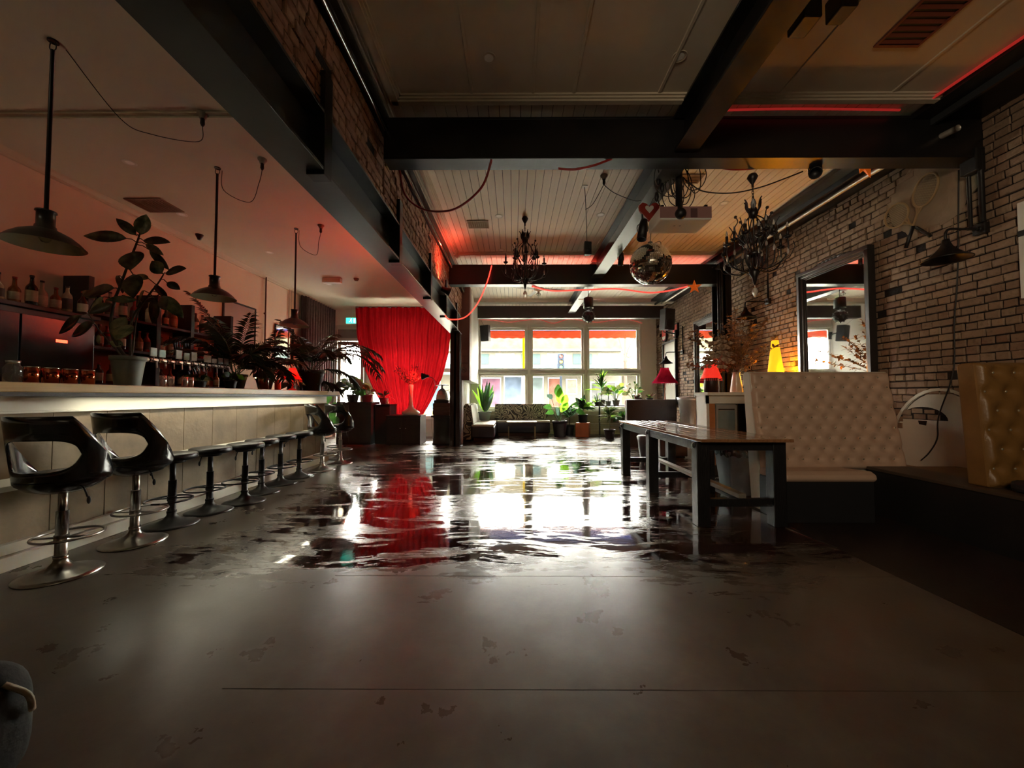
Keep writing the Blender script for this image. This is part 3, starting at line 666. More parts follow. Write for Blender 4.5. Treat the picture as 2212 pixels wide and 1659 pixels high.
# ---- back bar
bk = thing('back_bar_cabinet', 'tall black back-bar cabinet with bottles along its top', 'cabinet', (-5.0, 2.6, 0))
MB().box(-.22, .20, -1.6, 1.7, 0, 2.02).build('body', M_black, bk, bevel=.004)
for i in range(5):
    d = MB().box(.20, .222, -1.58 + i * .655, -.94 + i * .655, .1, 1.96).build('door', mat('black_gloss', (.012, .012, .013), .2), bk, bevel=.004)
    MB().cyl((.235, -1.0 + i * .655, 1.0), (.235, -1.0 + i * .655, 1.35), .008, n=6).build('handle', M_dchrome, d)
    if i > 2: MB().box(.222, .226, -1.3 + i * .655, -1.2 + i * .655, 1.72, 1.75).build('display', mat('red_led', (.3, 0, 0), .4, emit=(1, .05, .02), es=3), d)
MB().box(-.22, .25, -1.6, 1.72, 2.02, 2.06).build('top', M_darkbrown, bk, bevel=.004)
sh = thing('back_bar_shelves', 'black open back-bar shelving with two levels of bottles', 'shelves', (-5.05, 5.3, 0))
M_terr = mat('terracotta_panel', (.33, .15, .08), .7, var=.3, scale=3)
MB().box(-.16, -.14, -.95, 1.25, .9, 2.14).build('back_panel', M_terr, sh)
for yv in (-.95, -.1, .45, 1.25): MB().box(-.16, .14, yv - .03, yv + .03, 0, 2.55).build('upright', M_black, sh, bevel=.003)
for zv in (.9, 1.28, 1.72, 2.12): MB().box(-.14, .13, -.92, 1.22, zv, zv + .03).build('shelf', M_darkbrown, sh)
MB().box(-.16, .14, -.95, 1.25, 0, .9).build('base_cabinet', M_black, sh)
# bottles
bcols = [('dark_green_bottle', (.02, .05, .02)), ('amber_bottle', (.22, .08, .02)), ('clear_bottle', (.42, .38, .28)), ('brown_bottle', (.08, .03, .015)), ('black_bottle', (.015, .014, .014)), ('red_bottle', (.32, .02, .015)), ('pale_bottle', (.5, .45, .34))]
def bottle_proto(k, h, r, lab):
    nm, c = bcols[k]
    t = thing('bottle', lab, 'bottle', (0, 0, 0))
    rg = rnd.uniform(.5, .62); nr = r * .34
    MB().lathe([(0, .0), (r * .9, 0), (r, .01), (r, h * rg), (r * .85, h * (rg + .07)), (nr * 1.2, h * (rg + .16)), (nr, h * .84), (nr, h * .93), (nr * 1.15, h * .935), (nr * 1.15, h * .95), (0, h * .95)], 14).build('body', mat(nm, c, .12, var=.1, coat=.4), t)
    MB().lathe([(r * 1.015, h * .14), (r * 1.02, h * .145), (r * 1.02, h * (rg - .08)), (r * 1.015, h * (rg - .075))], 14).build('label_band', mat('paper_label_%d' % (k % 3), ((.62, .55, .42), (.45, .38, .26), (.10, .09, .09))[k % 3], .7, var=.35, scale=30), t)
    MB().lathe([(nr * 1.2, h * .93), (nr * 1.25, h), (0, h * 1.003)], 10).build('cap', mat('bottle_cap_%d' % (k % 2), ((.02, .02, .02), (.25, .03, .02))[k % 2], .4), t)
    return t
protos = {}
def put_bottle(x, y, z, k, h, r, lab, grp):
    key = (k, round(h, 2))
    if key not in protos:
        t = bottle_proto(k, h, r, lab); t.location = (x, y, z); t['group'] = grp; protos[key] = t; return t
    return dup(protos[key], (x, y, z), rnd.uniform(0, 6), lab, grp)
kinds = ['dark green', 'amber', 'clear', 'brown', 'black', 'dark red', 'pale']
n_top = [2, 6, 2, 4, 1, 6, 3, 2, 1, 4, 6, 1, 2, 3]
order_words = ['second', 'third', 'fourth', 'fifth', 'sixth', 'seventh', 'eighth', 'ninth', 'tenth', 'eleventh', 'twelfth', 'thirteenth']
for i, k in enumerate(n_top):
    hh_ = [.30, .26, .24, .33, .28, .30, .32, .27, .26, .31, .29, .25, .3, .27][i]
    pos_w = 'at the window end' if i == 13 else ('first from the street-far end' if i == 0 else order_words[i - 1] + ' along')
    put_bottle(-4.86 + rnd.uniform(-.03, .02), 2.75 + i * .112, 2.06, k, round(hh_, 2), .042, '%s bottle on the tall black cabinet, %s' % (kinds[k], pos_w), 'bottles along the top of the black back-bar cabinet')
for lv, (zv, ncount, ks) in enumerate(((2.15, 13, [4, 2, 0, 5, 6, 2, 4, 1, 6, 3, 2, 0, 1]), (1.75, 16, [1, 5, 3, 5, 1, 5, 5, 3, 1, 5, 1, 5, 5, 3, 1, 5]), (1.31, 12, [3, 1, 3, 0, 1, 3, 1, 3, 0, 1, 3, 1]))):
    for i in range(ncount):
        y = 4.5 + i * (1.95 / ncount)
        if abs(y - 5.2) < .07 or abs(y - 5.75) < .07: continue
        where = ['top', 'middle', 'bottom'][lv]
        put_bottle(-5.0 + rnd.uniform(-.02, .05), y, zv, ks[i], [.30, .27, .24][lv], .040, '%s bottle on the %s open shelf, %s' % (kinds[ks[i]], where, 'by the black cabinet' if i == 0 else order_words[i - 1] + ' from the black cabinet' if i <= 11 else ('at the picture end' if i == ncount - 1 else 'next before the picture end' if i == ncount - 2 else 'two or three before the picture end')), 'bottles on the %s level of the back-bar shelves' % where)
# framed pictures and a mirror behind the bar
def wall_frame(name, lab, cat, X, y0, y1, z0, z1, fm_, inner, sgn=1, w=.03, d=.03, lean=0):
    t = thing(name, lab, cat, (X, (y0 + y1) / 2, (z0 + z1) / 2)); hy, hz = (y1 - y0) / 2, (z1 - z0) / 2
    a, b = (0, sgn * d) if sgn > 0 else (-d, 0)
    MB().box(a, b, -hy, hy, hz - w, hz).box(a, b, -hy, hy, -hz, -hz + w).box(a, b, -hy, -hy + w, -hz + w, hz - w).box(a, b, hy - w, hy, -hz + w, hz - w).build('frame', fm_, t, bevel=.003)
    m = sgn * d * .5
    MB().box(min(0, m), max(0, m), -hy + w, hy - w, -hz + w, hz - w).build('picture', inner, t)
    return t
wall_frame('framed_picture', 'dark framed pale picture on the bar wall above the palms', 'picture', XL, 6.75, 7.62, 2.05, 2.93, M_darkbrown, mat('pale_print', (.42, .30, .27), .4, var=.2, scale=2))
wall_frame('framed_mirror', 'small black framed mirror behind the red bar lamp', 'mirror', XL, 8.25, 8.95, 2.0, 2.75, M_black, mat('smoky_mirror', (.6, .65, .65), .08, 1.0, var=.05))
tag(MB().cyl((XL + .03, 7.9, .0), (XL + .03, 7.9, ZCL), .014).cyl((XL, 7.9, 2.9), (XL + .03, 7.9, 2.9), .02).build('conduit', mat('rust_brown', (.12, .035, .02), .6)), 'rust-brown vertical conduit on the bar wall between the two frames', 'pipe')
tag(MB().cyl((XL + .02, 8.75, 0), (XL + .02, 8.75, ZCL), .011).cyl((XL + .02, 8.83, 0), (XL + .02, 8.83, ZCL), .008).build('conduit', M_cream), 'pale twin conduits beside the black velvet curtain', 'pipe')

# ---- pendants over the bar
def pendant(x, y, zr, lab, first=None, r=.205):
    t = thing('pendant_lamp', lab, 'pendant lamp', (x, y, ZCL), 0, 'dome pendants hung in a line over the bar')
    L0 = ZCL - zr
    MB().cyl((0, 0, -.07), (0, 0, -(L0 - .24)), .0125, n=10).build('rod', M_beamblk, t)
    MB().tube(catmull([(0, 0, 0), (-.02, 0, -.02), (-.022, 0, -.06), (0, 0, -.075), (.022, 0, -.06), (.02, 0, -.02), (0, 0, 0)], 4), .0035, n=6).cyl((0, 0, 0), (0, 0, -.012), .03).build('hook', M_black, t)
    MB().lathe([(.0, .245), (.052, .245), (.054, .235), (.046, .23), (.046, .14), (.052, .135), (.055, .115), (.085, .10), (.13, .075), (.17, .04), (.195, .01), (r, 0)], 36).build('shade', mat('dark_enamel', (.018, .014, .012), .35, coat=.3), t, (0, 0, -L0))
    MB().lathe([(r - .001, -.001), (.193, .007), (.168, .035), (.128, .068), (.08, .092), (.04, .10), (0, .10)], 36).build('shade_lining', mat('cream_enamel', (.55, .50, .34), .3, coat=.3), t, (0, 0, -L0))
    MB().lathe([(0, .02), (.018, .024), (.03, .045), (.028, .065), (.015, .085), (.013, .1), (0, .1)], 14).build('bulb', mat('glass_bulb', (.8, .78, .7), .05, trans=.9, var=.02), t, (0, 0, -L0))
    return t
P1 = [(108, 85), (462, 357), (630, 487), (835, 635)]
labs = ['dome pendant lamp beside the tall rubber plant, nearest of the bar row', 'dome pendant lamp over the beer taps, second of the bar row', 'small-looking dome pendant above the red bar lamp, third of the bar row']
for i in range(3):
    y = (2.62, 4.13, 5.66)[i]
    p = pendant(-3.30, y, (2.215, 2.235, 2.215)[i], labs[i])
def cord(name, pts, r, m, lab, cat='cable', k=8, grp=None, n=6):
    o = MB().tube(catmull(pts, k), r, n=n).build(name, m); return tag(o, lab, cat, grp)
M_cordb = mat('black_flex', (.02, .018, .016), .6); M_cordw = mat('greyed_flex', (.30, .26, .2), .6)
def ceiling_plug(x, y, z, lab):
    t = thing('ceiling_socket', lab, 'socket', (x, y, z))
    MB().lathe([(0, 0), (.045, 0), (.045, -.012), (.028, -.03), (.026, -.05), (0, -.05)], 16).build('rose', M_cordw, t)
    MB().lathe([(.016, -.05), (.018, -.10), (.008, -.12), (0, -.12)], 12).build('plug', M_black, t)
for i, (x1, y1, xp, yp, nm) in enumerate(((-2.80, 3.32, -3.28, 2.68, 'first'), (-2.70, 3.98, -3.28, 4.17, 'second'), (-2.87, 5.55, -3.28, 5.70, 'third'))):
    ceiling_plug(x1, y1, ZCL, 'ceiling socket feeding the %s bar pendant' % nm)
    cord('swag_cord', [(xp, yp, ZCL - .01), ((xp * .8 + x1 * .2), (yp + y1) / 2 - .02, ZCL - .30), ((xp + x1) / 2 + .1, (yp + y1) / 2, ZCL - .42), (x1 - .03, y1, ZCL - .26), (x1, y1, ZCL - .12)], .0035, M_cordb, 'thin drooping cord of the %s bar pendant' % nm)
# small fittings on the bar ceiling
def downlight(x, y, z, lab, m=M_white, r=.055):
    t = thing('downlight', lab, 'ceiling light', (x, y, z)); MB().lathe([(r * .72, -.001), (r, -.002), (r * 1.12, -.006), (r * 1.14, 0)], 24).build('rim', m, t)
    MB().lathe([(0, -.003), (r * .72, -.003)], 24).build('lens', mat('frosted_lens', (.95, .92, .85), .5), t); return t
for (px, py, nm) in ((280, 351, 'over the near end of the bar'), (393, 463, 'above the rubber plant'), (582, 545, 'by the third pendant on the bar ceiling'), (711, 614, 'near the far end of the bar ceiling')):
    d = ray(px, py); tt = (ZCL - CAM_Z) / d.z; downlight(d.x * tt, d.y * tt, ZCL, 'small recessed ceiling light %s' % nm)
def vent(x, y, z, sx, sy, n, lab, m, mb_=None, cross=0):
    t = thing('ceiling_vent', lab, 'vent', (x, y, z)); w = .02
    MB().box(-sx, sx, -sy, -sy + w, -.012, 0).box(-sx, sx, sy - w, sy, -.012, 0).box(-sx, -sx + w, -sy + w, sy - w, -.012, 0).box(sx - w, sx, -sy + w, sy - w, -.012, 0).build('frame', m, t)
    MB().box(-sx + w, sx - w, -sy + w, sy - w, -.002, 0).build('backing', mb_ or M_black, t)
    for i in range(n):
        yv = -sy + w + (2 * sy - 2 * w) * (i + .5) / n; hw = (sy / n) * .45
        MB().hexa([(-sx + w, yv - hw, -.004), (sx - w, yv - hw, -.004), (sx - w, yv + hw, -.012), (-sx + w, yv + hw, -.012)], [(-sx + w, yv - hw, -.002), (sx - w, yv - hw, -.002), (sx - w, yv + hw, -.010), (-sx + w, yv + hw, -.010)]).build('slat', m, t)
    for i in range(cross):
        xv = -sx + w + (2 * sx - 2 * w) * (i + .5) / cross; MB().box(xv - .003, xv + .003, -sy + w, sy - w, -.014, -.004).build('cross_bar', m, t)
M_ventb = mat('dusty_vent', (.20, .13, .07), .7, var=.2)
vent(-4.78, 4.95, ZCL, .24, .18, 8, 'large square air grille in the bar ceiling by the left wall', M_ventb, cross=10)
t = thing('exit_light', 'small pinkish emergency light box on the far bar ceiling', 'emergency light', tuple(U(718, 578, 8.1).xy) + (ZCL,))
MB().box(-.20, .20, -.05, .05, -.10, 0).build('box', M_white, t, bevel=.008); MB().box(-.19, .19, -.056, -.05, -.085, -.02).build('diffuser', M_ceil, t)
t = thing('ceiling_speaker', 'little black cone fixture on the bar ceiling above the cornice', 'speaker', (-4.95, 5.87, ZCL)); MB().lathe([(0, -.08), (.02, -.085), (.05, -.02), (.055, 0)], 16).build('cone', M_black, t)
t = thing('smoke_detector', 'small dark smoke detector beside the emergency light', 'smoke detector', (U(770, 580, 8.1).x, 8.1, ZCL)); MB().lathe([(0, -.05), (.035, -.05), (.05, -.02), (.055, 0)], 16).build('housing', M_ventb, t)

# ---- stools
M_seat = mat('black_vinyl', (.014, .014, .015), .42, bump=.15, bscale=90); M_shell = mat('black_lacquer_shell', (.010, .010, .010), .22, coat=.4)
def stool_base(t, seat_z, m, ring=True):
    MB().lathe([(0, .0), (.20, 0), (.203, .006), (.17, .016), (.11, .03), (.06, .055), (.036, .085), (.032, .11), (0, .11)], 40).build('base', m, t)
    MB().cyl((0, 0, .10), (0, 0, seat_z * .62), .030, n=20).cyl((0, 0, seat_z * .62), (0, 0, seat_z - .06), .022, n=16).cyl((0, 0, .105), (0, 0, .125), .036, n=20).build('column', m, t)
    if ring:
        z = .235; pts = [(.165 * cos(a), .155 + .165 * sin(a) - .03, z) for a in [2 * pi * i / 36 for i in range(36)]]
        MB().tube([(.165 * cos(2 * pi * i / 36), .165 * sin(2 * pi * i / 36) + .05, z) for i in range(36)], .008, n=8, closed=True).cyl((0, 0, z - .02), (0, 0, z + .02), .035).tube([(-.155, .0, z), (.155, .0, z)], .007).build('foot_ring', m, t)
    MB().tube(catmull([(.03, 0, seat_z - .075), (.12, -.03, seat_z - .085), (.17, -.05, seat_z - .16)], 5), .005, n=6).ball((.178, -.052, seat_z - .18), .014, sc3=(.8, .6, 1.8)).build('lever', M_black, t)
def stool_round(lab, m, z=.64):
    t = thing('bar_stool', lab, 'stool', (0, 0, 0), 0, 'stools along the bar')
    stool_base(t, z, m)
    MB().lathe([(0, z - .06), (.14, z - .06), (.172, z - .05), (.178, z - .03), (.175, z - .008), (.16, z), (0, z + .004)], 36).build('seat', M_seat, t)
    MB().lathe([(0, z - .085), (.09, z - .085), (.10, z - .06), (0, z - .06)], 20).build('seat_plate', M_black, t)
    return t
def stool_back(lab, m, z=.66, top=1.03):
    t = thing('bar_chair', lab, 'stool', (0, 0, 0), 0, 'bar stools with cut-out backs')
    stool_base(t, z, m)
    MB().lathe([(0, z - .055), (.15, z - .055), (.195, z - .045), (.205, z - .02), (.19, z), (0, z + .006)], 36).build('seat', M_seat, t)
    MB().lathe([(0, z - .13), (.10, z - .125), (.16, z - .10), (.205, z - .06), (.21, z - .04)], 36).build('seat_pan', M_shell, t)
    # wrap-round shell: phi 0 is the back (-y), arms run to the front
    def rad(phi, zz): return .215 + .045 * (zz - z) / .37 + .015 * (1 - cos(phi))
    def top_z(phi):
        a = abs(phi); a1, a2 = R(44), R(108)
        return top - .0 if a < a1 else top - (top - z - .01) * ((a - a1) / (a2 - a1)) ** 1.0
    def P(phi, zz): rr = rad(phi, zz) - .012; return (rr * sin(phi), -rr * cos(phi), zz)
    ph = [R(-112 + 224 * i / 72) for i in range(73)]
    hp = R(54); zc_, hz = z + .125, .098
    def hole(phi):
        q = abs(phi) / hp
        return hz * sqrt(max(0, 1 - q ** 4)) if q < 1 else 0
    mb = MB()
    for i in range(72):
        a, b = ph[i], ph[i + 1]
        for lo, hi in ((lambda p: z - .05, lambda p: min(zc_ - hole(p), top_z(p))), (lambda p: min(zc_ + hole(p), top_z(p)), top_z)):
            for q in range(3):
                def zz(p, s): return lerp(lo(p), hi(p), s / 3)
                if hi(a) - lo(a) < 1e-4 and hi(b) - lo(b) < 1e-4: continue
                mb.add([P(a, zz(a, q)), P(b, zz(b, q)), P(b, zz(b, q + 1)), P(a, zz(a, q + 1))], [(0, 1, 2, 3)], 0, True)
    import bmesh
    me = mb.mesh('backrest', M_shell); bmm = bmesh.new(); bmm.from_mesh(me); bmesh.ops.remove_doubles(bmm, verts=bmm.verts, dist=.0008); bmm.to_mesh(me); bmm.free()
    o = bpy.data.objects.new('backrest', me); C.objects.link(o); o.parent = t
    md = o.modifiers.new('solid', 'SOLIDIFY'); md.thickness = .016; md.offset = 0
    return t
def floor_at(px, py):
    d = ray(px, py); tt = -CAM_Z / d.z; return d.x * tt, d.y * tt
sb = stool_back('black bar stool with cut-out back, nearest to the viewer at the counter', M_dchrome)
x, y = floor_at(130, 1240); sb.location = (x, y, 0); sb.rotation_euler.z = R(12)
x, y = floor_at(290, 1171); dup(sb, (x, y, 0), R(4), 'black bar stool with cut-out back between the nearest one and the first round stool')
x, y = floor_at(673, 1015); dup(sb, (max(x,-3.02), y, 0), R(-35), 'cut-out backed bar stool beyond the six round stools, chrome base')
x, y = floor_at(714, 1001); dup(sb, (max(x,-3.0), y, 0), R(-15), 'cut-out backed bar stool at the far end beside the planter box')
M_blkmet = mat('satin_black_metal', (.02, .02, .019), .4)
s0 = None
words = ['first', 'second', 'third', 'fourth', 'fifth', 'sixth']
for i, (px, py) in enumerate(((370, 1133), (452, 1104), (528, 1084), (564, 1064), (598, 1045), (635, 1030))):
    x, y = floor_at(px, py); lab = 'black backless round bar stool, %s in the row after the two with backs' % words[i]
    if s0 is None: s0 = stool_round(lab, M_blkmet); s0.location = (x, y, 0); s0.rotation_euler.z = R(200)
    else: dup(s0, (max(x,-3.09), y, 0), R(200 + rnd.uniform(-40, 40)), lab)
x, y = floor_at(733, 991); dup(s0, (x, y, 0), R(120), 'black backless round bar stool at the far end of the bar by the planter')
# ================================================================ ON THE BAR
def potmesh(r0, r1, h, rim=.012): return [(0, 0), (r0, 0), (r0 * 1.0, .004), (r1 * .97, h * .84), (r1 * .97, h * .85), (r1 * 1.05, h * .86), (r1 * 1.07, h), (r1 * .97, h), (r1 * .93, h * .9), (0, h * .9)]
def leaf_mat(name, c, vein=None, rough=.4, var=.35, trn=.25):
    m = bpy.data.materials.new(name); m.use_nodes = True; nt = m.node_tree; L = nt.links; b = nt.nodes['Principled BSDF']
    n = nt.nodes.new('ShaderNodeTexNoise'); n.inputs['Scale'].default_value = 9; n.inputs['Detail'].default_value = 4
    tc = nt.nodes.new('ShaderNodeTexCoord'); L.new(tc.outputs['Object'], n.inputs[0])
    mx = nt.nodes.new('ShaderNodeMix'); mx.data_type = 'RGBA'; mr = nt.nodes.new('ShaderNodeMapRange'); mr.inputs[1].default_value = .38; mr.inputs[2].default_value = .62; L.new(n.outputs[0], mr.inputs[0]); L.new(mr.outputs[0], mx.inputs[0])
    c2 = vein or tuple(min(1, x * (1 + var)) for x in c)
    mx.inputs[6].default_value = (*[x * (1 - var * .6) for x in c], 1); mx.inputs[7].default_value = (*c2, 1); L.new(mx.outputs[2], b.inputs['Base Color']); b.inputs['Roughness'].default_value = rough
    t = nt.nodes.new('ShaderNodeBsdfTranslucent'); L.new(mx.outputs[2], t.inputs[0]); ms = nt.nodes.new('ShaderNodeMixShader'); ms.inputs[0].default_value = trn
    L.new(b.outputs[0], ms.inputs[1]); L.new(t.outputs[0], ms.inputs[2]); L.new(ms.outputs[0], nt.nodes['Material Output'].inputs[0]); return m
G_dark = leaf_mat('dark_green_leaf', (.018, .04, .014)); G_mid = leaf_mat('mid_green_leaf', (.04, .12, .02), trn=.4); G_lime = leaf_mat('lime_leaf', (.20, .42, .03), trn=.6)  # lime is a paler, more translucent green than the other leaves
G_rub = leaf_mat('rubber_plant_leaf', (.030, .026, .014), (.13, .12, .055), .35); G_var = leaf_mat('variegated_leaf', (.05, .09, .03), (.38, .38, .20), .4, trn=.3)
G_palm = leaf_mat('palm_leaf', (.020, .040, .014), trn=.2); G_grey = leaf_mat('grey_green_leaf', (.06, .11, .08), trn=.35); G_olive = leaf_mat('olive_leaf', (.14, .16, .06), trn=.4)
M_stem = mat('woody_stem', (.06, .045, .025), .8, bump=.4); M_gstem = mat('green_stem', (.07, .13, .04), .5)
M_potgrey = mat('grey_green_pot', (.16, .19, .17), .55); M_potblk = mat('black_plastic_pot', (.015, .015, .016), .5); M_potchar = mat('charcoal_pot', (.035, .035, .045), .5)

# tall rubber plant
Yr = 3.42; base = Vector((-3.50, Yr, ZT))
t = thing('rubber_plant', 'tall dark rubber plant in a grey pot standing on the bar', 'plant', base)
def rl_(p): return p - base
MB().lathe(potmesh(.088, .118, .27), 30).build('pot', M_potgrey, t)
MB().lathe([(0, .235), (.105, .24)], 20).build('soil', M_soil, t)
def C1(x, y, dy=0): return rl_(U(x / 3.687, 400 + y / 3.687, Yr + dy))
stems = [[(0, 0, .23), C1(890, 1180), C1(905, 950, .02), C1(955, 810, .03), C1(1010, 660), C1(1070, 510), C1(1100, 430), C1(1115, 385)],
         [(.02, 0, .23), C1(1050, 1080, -.03), C1(1190, 870, -.05), C1(1260, 780, -.05), C1(1300, 715, -.04)],
         [(-.02, 0, .23), C1(820, 1190, .05), C1(750, 1100, .10), C1(700, 1010, .12)], [(.01, .02, .23), C1(1100, 1010, .1), C1(1230, 900, .12), C1(1290, 850, .12)]]
for s_, r_ in zip(stems, (.014, .011, .007, .007)):
    pts = catmull(s_, 5); n_ = len(pts); MB().tube(pts, [r_ * (1 - .6 * i / n_) for i in range(n_)], 8).build('stem', M_stem, t)
lv = [(1010, 425, 675, 385, 98, 0, .05), (1085, 400, 930, 258, 72, 0, 0), (1120, 395, 1165, 228, 135, 1, .0), (1140, 440, 1352, 440, 78, 0, -.1), (1160, 470, 1300, 542, 52, 0, -.1), (1190, 515, 1345, 665, 60, 0, .1), (1068, 528, 1040, 662, 175, 0, -.08), (1290, 705, 1212, 600, 105, 1, 0), (1320, 700, 1480, 655, 95, 0, -.05), (910, 820, 665, 862, 115, 0, .08), (1090, 915, 850, 902, 62, 1, -.1), (1060, 710, 1065, 880, 135, 0, -.1), (1185, 745, 1060, 715, 60, 1, .1), (1330, 775, 1432, 825, 64, 0, 0), (1300, 880, 1455, 1045, 95, 1, .05), (890, 950, 715, 1012, 80, 0, -.05), (825, 890, 715, 1010, 62, 1, .1), (1250, 900, 1215, 1090, 100, 0, .1), (1290, 885, 1322, 985, 80, 0, -.1), (745, 1100, 575, 1190, 105, 0, .05), (645, 1040, 475, 1165, 92, 0, .1), (1000, 1050, 895, 1190, 112, 1, -.05), (1035, 1110, 930, 1225, 125, 1, -.1), (1150, 840, 1085, 960, 80, 1, .1), (950, 720, 975, 850, 95, 0, .12), (1250, 790, 1320, 900, 90, 0, .12), (770, 900, 660, 830, 70, 1, .12), (980, 1280, 880, 1240, 60, 1, 0), (780, 1190, 790, 1260, 30, 1, -.1)]
for (x0, y0, x1, y1, w, v, dy) in lv:
    a = C1(x0, y0, dy * .5); b = C1(x1, y1, dy * 1.6); L_ = (b - a).length; wz = w / 3.687 / 820 * Yr * 1.05
    near = min((q for s_ in stems for q in catmull(s_, 5)), key=lambda q: (Vector(q) - a).length)
    mb = MB().leaf(a, b - a, L_ * 1.04, wz, .10, (0.15, -1, .25 + rnd.uniform(-.25, .25)), 8, 0, .12, .85)
    if (Vector(near) - a).length > .012: mb.tube([near, (Vector(near) + a) / 2 + Vector((0, 0, .012)), a], .0035, 5, 1)
    mb.build('leaf', [G_var if v else G_rub, M_stem], t, solid=.0015)

# palms
def frond(mb, base, az, elev, Lf, nl, wl, droop, r):
    p = Vector(base); d = Vector((cos(az) * cos(elev), sin(az) * cos(elev), sin(elev))); pts = [p.copy()]; k = 16
    for i in range(k):
        d.z -= droop / k * (1 + i / k); d.normalize(); p = p + d * (Lf / k); pts.append(p.copy())
    mb.tube(pts, [.006 * (1 - .8 * i / k) for i in range(k + 1)], 5, 1)
    for i in range(nl):
        s = .22 + .78 * i / nl; f = s * k; i0 = min(int(f), k - 1); q = pts[i0].lerp(pts[i0 + 1], f - i0); dd = (pts[i0 + 1] - pts[i0]).normalized()
        sd = dd.cross(Vector((0, 0, 1))).normalized(); upv = (r.uniform(-.5, .5), -.8, r.uniform(.1, .6)); ll = wl * (sin(pi * (.12 + .80 * s)) ** .7) * r.uniform(.85, 1.1)
        for sg in (-1, 1):
            ld = (sd * sg * .85 + dd * .75 + Vector((0, 0, r.uniform(-.1, .15)))).normalized()
            mb.leaf(q, ld, ll, .027, .45 + r.uniform(0, .5), upv, 4, 0, .3, .7)
def palm(name, lab, loc, pot, fr, seed, stems_=0, wl=.26, pm=None, dense=20, grp=None):
    r = random.Random(seed); t = thing(name, lab, 'plant', loc); MB().lathe(potmesh(*pot), 28).build('pot', pm or M_potblk, t); MB().lathe([(0, pot[2] * .88), (pot[1] * .92, pot[2] * .885)], 18).build('soil', M_soil, t)
    for (az, el, Lf, dr) in fr:
        mb = MB(); frond(mb, (r.uniform(-.04, .04), r.uniform(-.04, .04), pot[2] * .85), R(az), R(el), Lf, dense, wl, dr, r); mb.build('frond', [G_palm, M_gstem], t)
    return t
palm('potted_palm', 'large palm in a tall black pot at the far end of the bar top', (-3.50, 6.55, ZT), (.13, .20, .36), [(0, 55, 1.55, 1.6), (-18, 48, 1.6, 1.5), (25, 62, 1.4, 1.5), (-8, 66, 1.4, 1.7), (-45, 60, 1.0, 1.4), (170, 62, 1.15, 1.3), (200, 50, 1.0, 1.4), (140, 70, 1.1, 1.1), (80, 74, 1.1, 1.2), (230, 66, .95, 1.5), (-80, 70, .9, 1.6), (10, 30, .9, 1.3), (-10, 70, .9, 1.9), (190, 75, 1.1, .9)], 4, wl=.30, dense=26)
palm('potted_palm', 'bushy dark palm on the bar beyond the beer taps', (-3.68, 5.0, ZT), (.09, .13, .2), [(180, 62, 1.1, 1.2), (150, 72, 1.15, 1.0), (210, 56, 1.0, 1.3), (0, 70, .85, 1.3), (-40, 60, .75, 1.4), (40, 68, .8, 1.4), (100, 80, 1.0, .9), (240, 68, .9, 1.4), (270, 74, .85, 1.2), (170, 45, .9, 1.2), (-10, 50, .65, 1.5), (200, 78, 1.2, .9), (60, 55, .7, 1.3)], 8, wl=.27, dense=28)
palm('potted_palm', 'smaller spreading palm between the beer taps and the red lamp', (-3.70, 5.62, ZT), (.08, .12, .18), [(180, 70, 1.0, 1.1), (0, 64, .75, 1.5), (-35, 50, .7, 1.5), (50, 62, .75, 1.4), (140, 60, .85, 1.3), (230, 58, .8, 1.4), (280, 70, .8, 1.3), (100, 78, .95, 1.0), (20, 44, .6, 1.4)], 12, wl=.25, dense=24)
palm('potted_palm', 'low palm trailing over the end of the bar beside the big pot', (-3.62, 6.82, ZT + .0), (.05, .07, .1), [(0, 35, .6, 1.3), (-30, 42, .55, 1.4), (30, 30, .6, 1.4), (-60, 50, .5, 1.2), (60, 40, .55, 1.4)], 15, wl=.16, dense=18)
def leafy(name, lab, loc, pot, n, Ls, W, elev, seed, mats_, pm=None, droop=.6, shape=.7, stemL=0.0, soil=True, potprof=None, variants=None):
    r = random.Random(seed); t = thing(name, lab, 'plant', loc)
    MB().lathe(potprof or potmesh(*pot), 26).build('pot', pm or M_potblk, t)
    MB().lathe([(0, pot[2] * .88), (pot[1] * .9, pot[2] * .885)], 16).build('soil', M_soil, t)
    for i in range(n):
        az = 2 * pi * (i * .382) + r.uniform(-.3, .3); el = R(r.uniform(*elev)); d = Vector((cos(az) * cos(el), sin(az) * cos(el), sin(el)))
        b = Vector((d.x * .02, d.y * .02, pot[2] * .86)); mb = MB(); Lf = r.uniform(*Ls)
        if stemL:
            sl = stemL * r.uniform(.5, 1.1); e = b + Vector((d.x * .6, d.y * .6, max(.35, d.z) + .3)).normalized() * sl
            mb.tube([b, (b + e) / 2 + Vector((0, 0, sl * .08)), e], .004, 5, 1); b = e; d = Vector((d.x, d.y, d.z - .5 + r.uniform(0, .3))).normalized()
        mb.leaf(b, d, Lf, r.uniform(*W), droop * r.uniform(.6, 1.3), (r.uniform(-.7, .7), -r.uniform(.2, 1.2), .5), 7, 0, .22, shape)
        mb.build('leaf', [mats_[i % len(mats_)], M_gstem], t)
    return t
leafy('potted_plant', 'small light-leaved plant beneath the beer tap rail', (-3.62, 4.35, ZT), (.05, .07, .09), 16, (.07, .12), (.04, .07), (10, 70), 21, [G_mid, G_var, G_dark], stemL=.06)
leafy('potted_plant', 'heart-leaved plant in a glass-like dark pot beside the tap pipe', (-3.5, 5.02 - .35, ZT), (.05, .07, .11), 14, (.08, .13), (.06, .09), (0, 65), 22, [G_lime, G_mid, G_dark], stemL=.08)
leafy('monstera', 'split-leaved young monstera by the red bar lamp', (-3.50, 5.95, ZT), (.05, .06, .08), 9, (.14, .2), (.10, .14), (0, 60), 23, [G_mid, G_olive], stemL=.10)
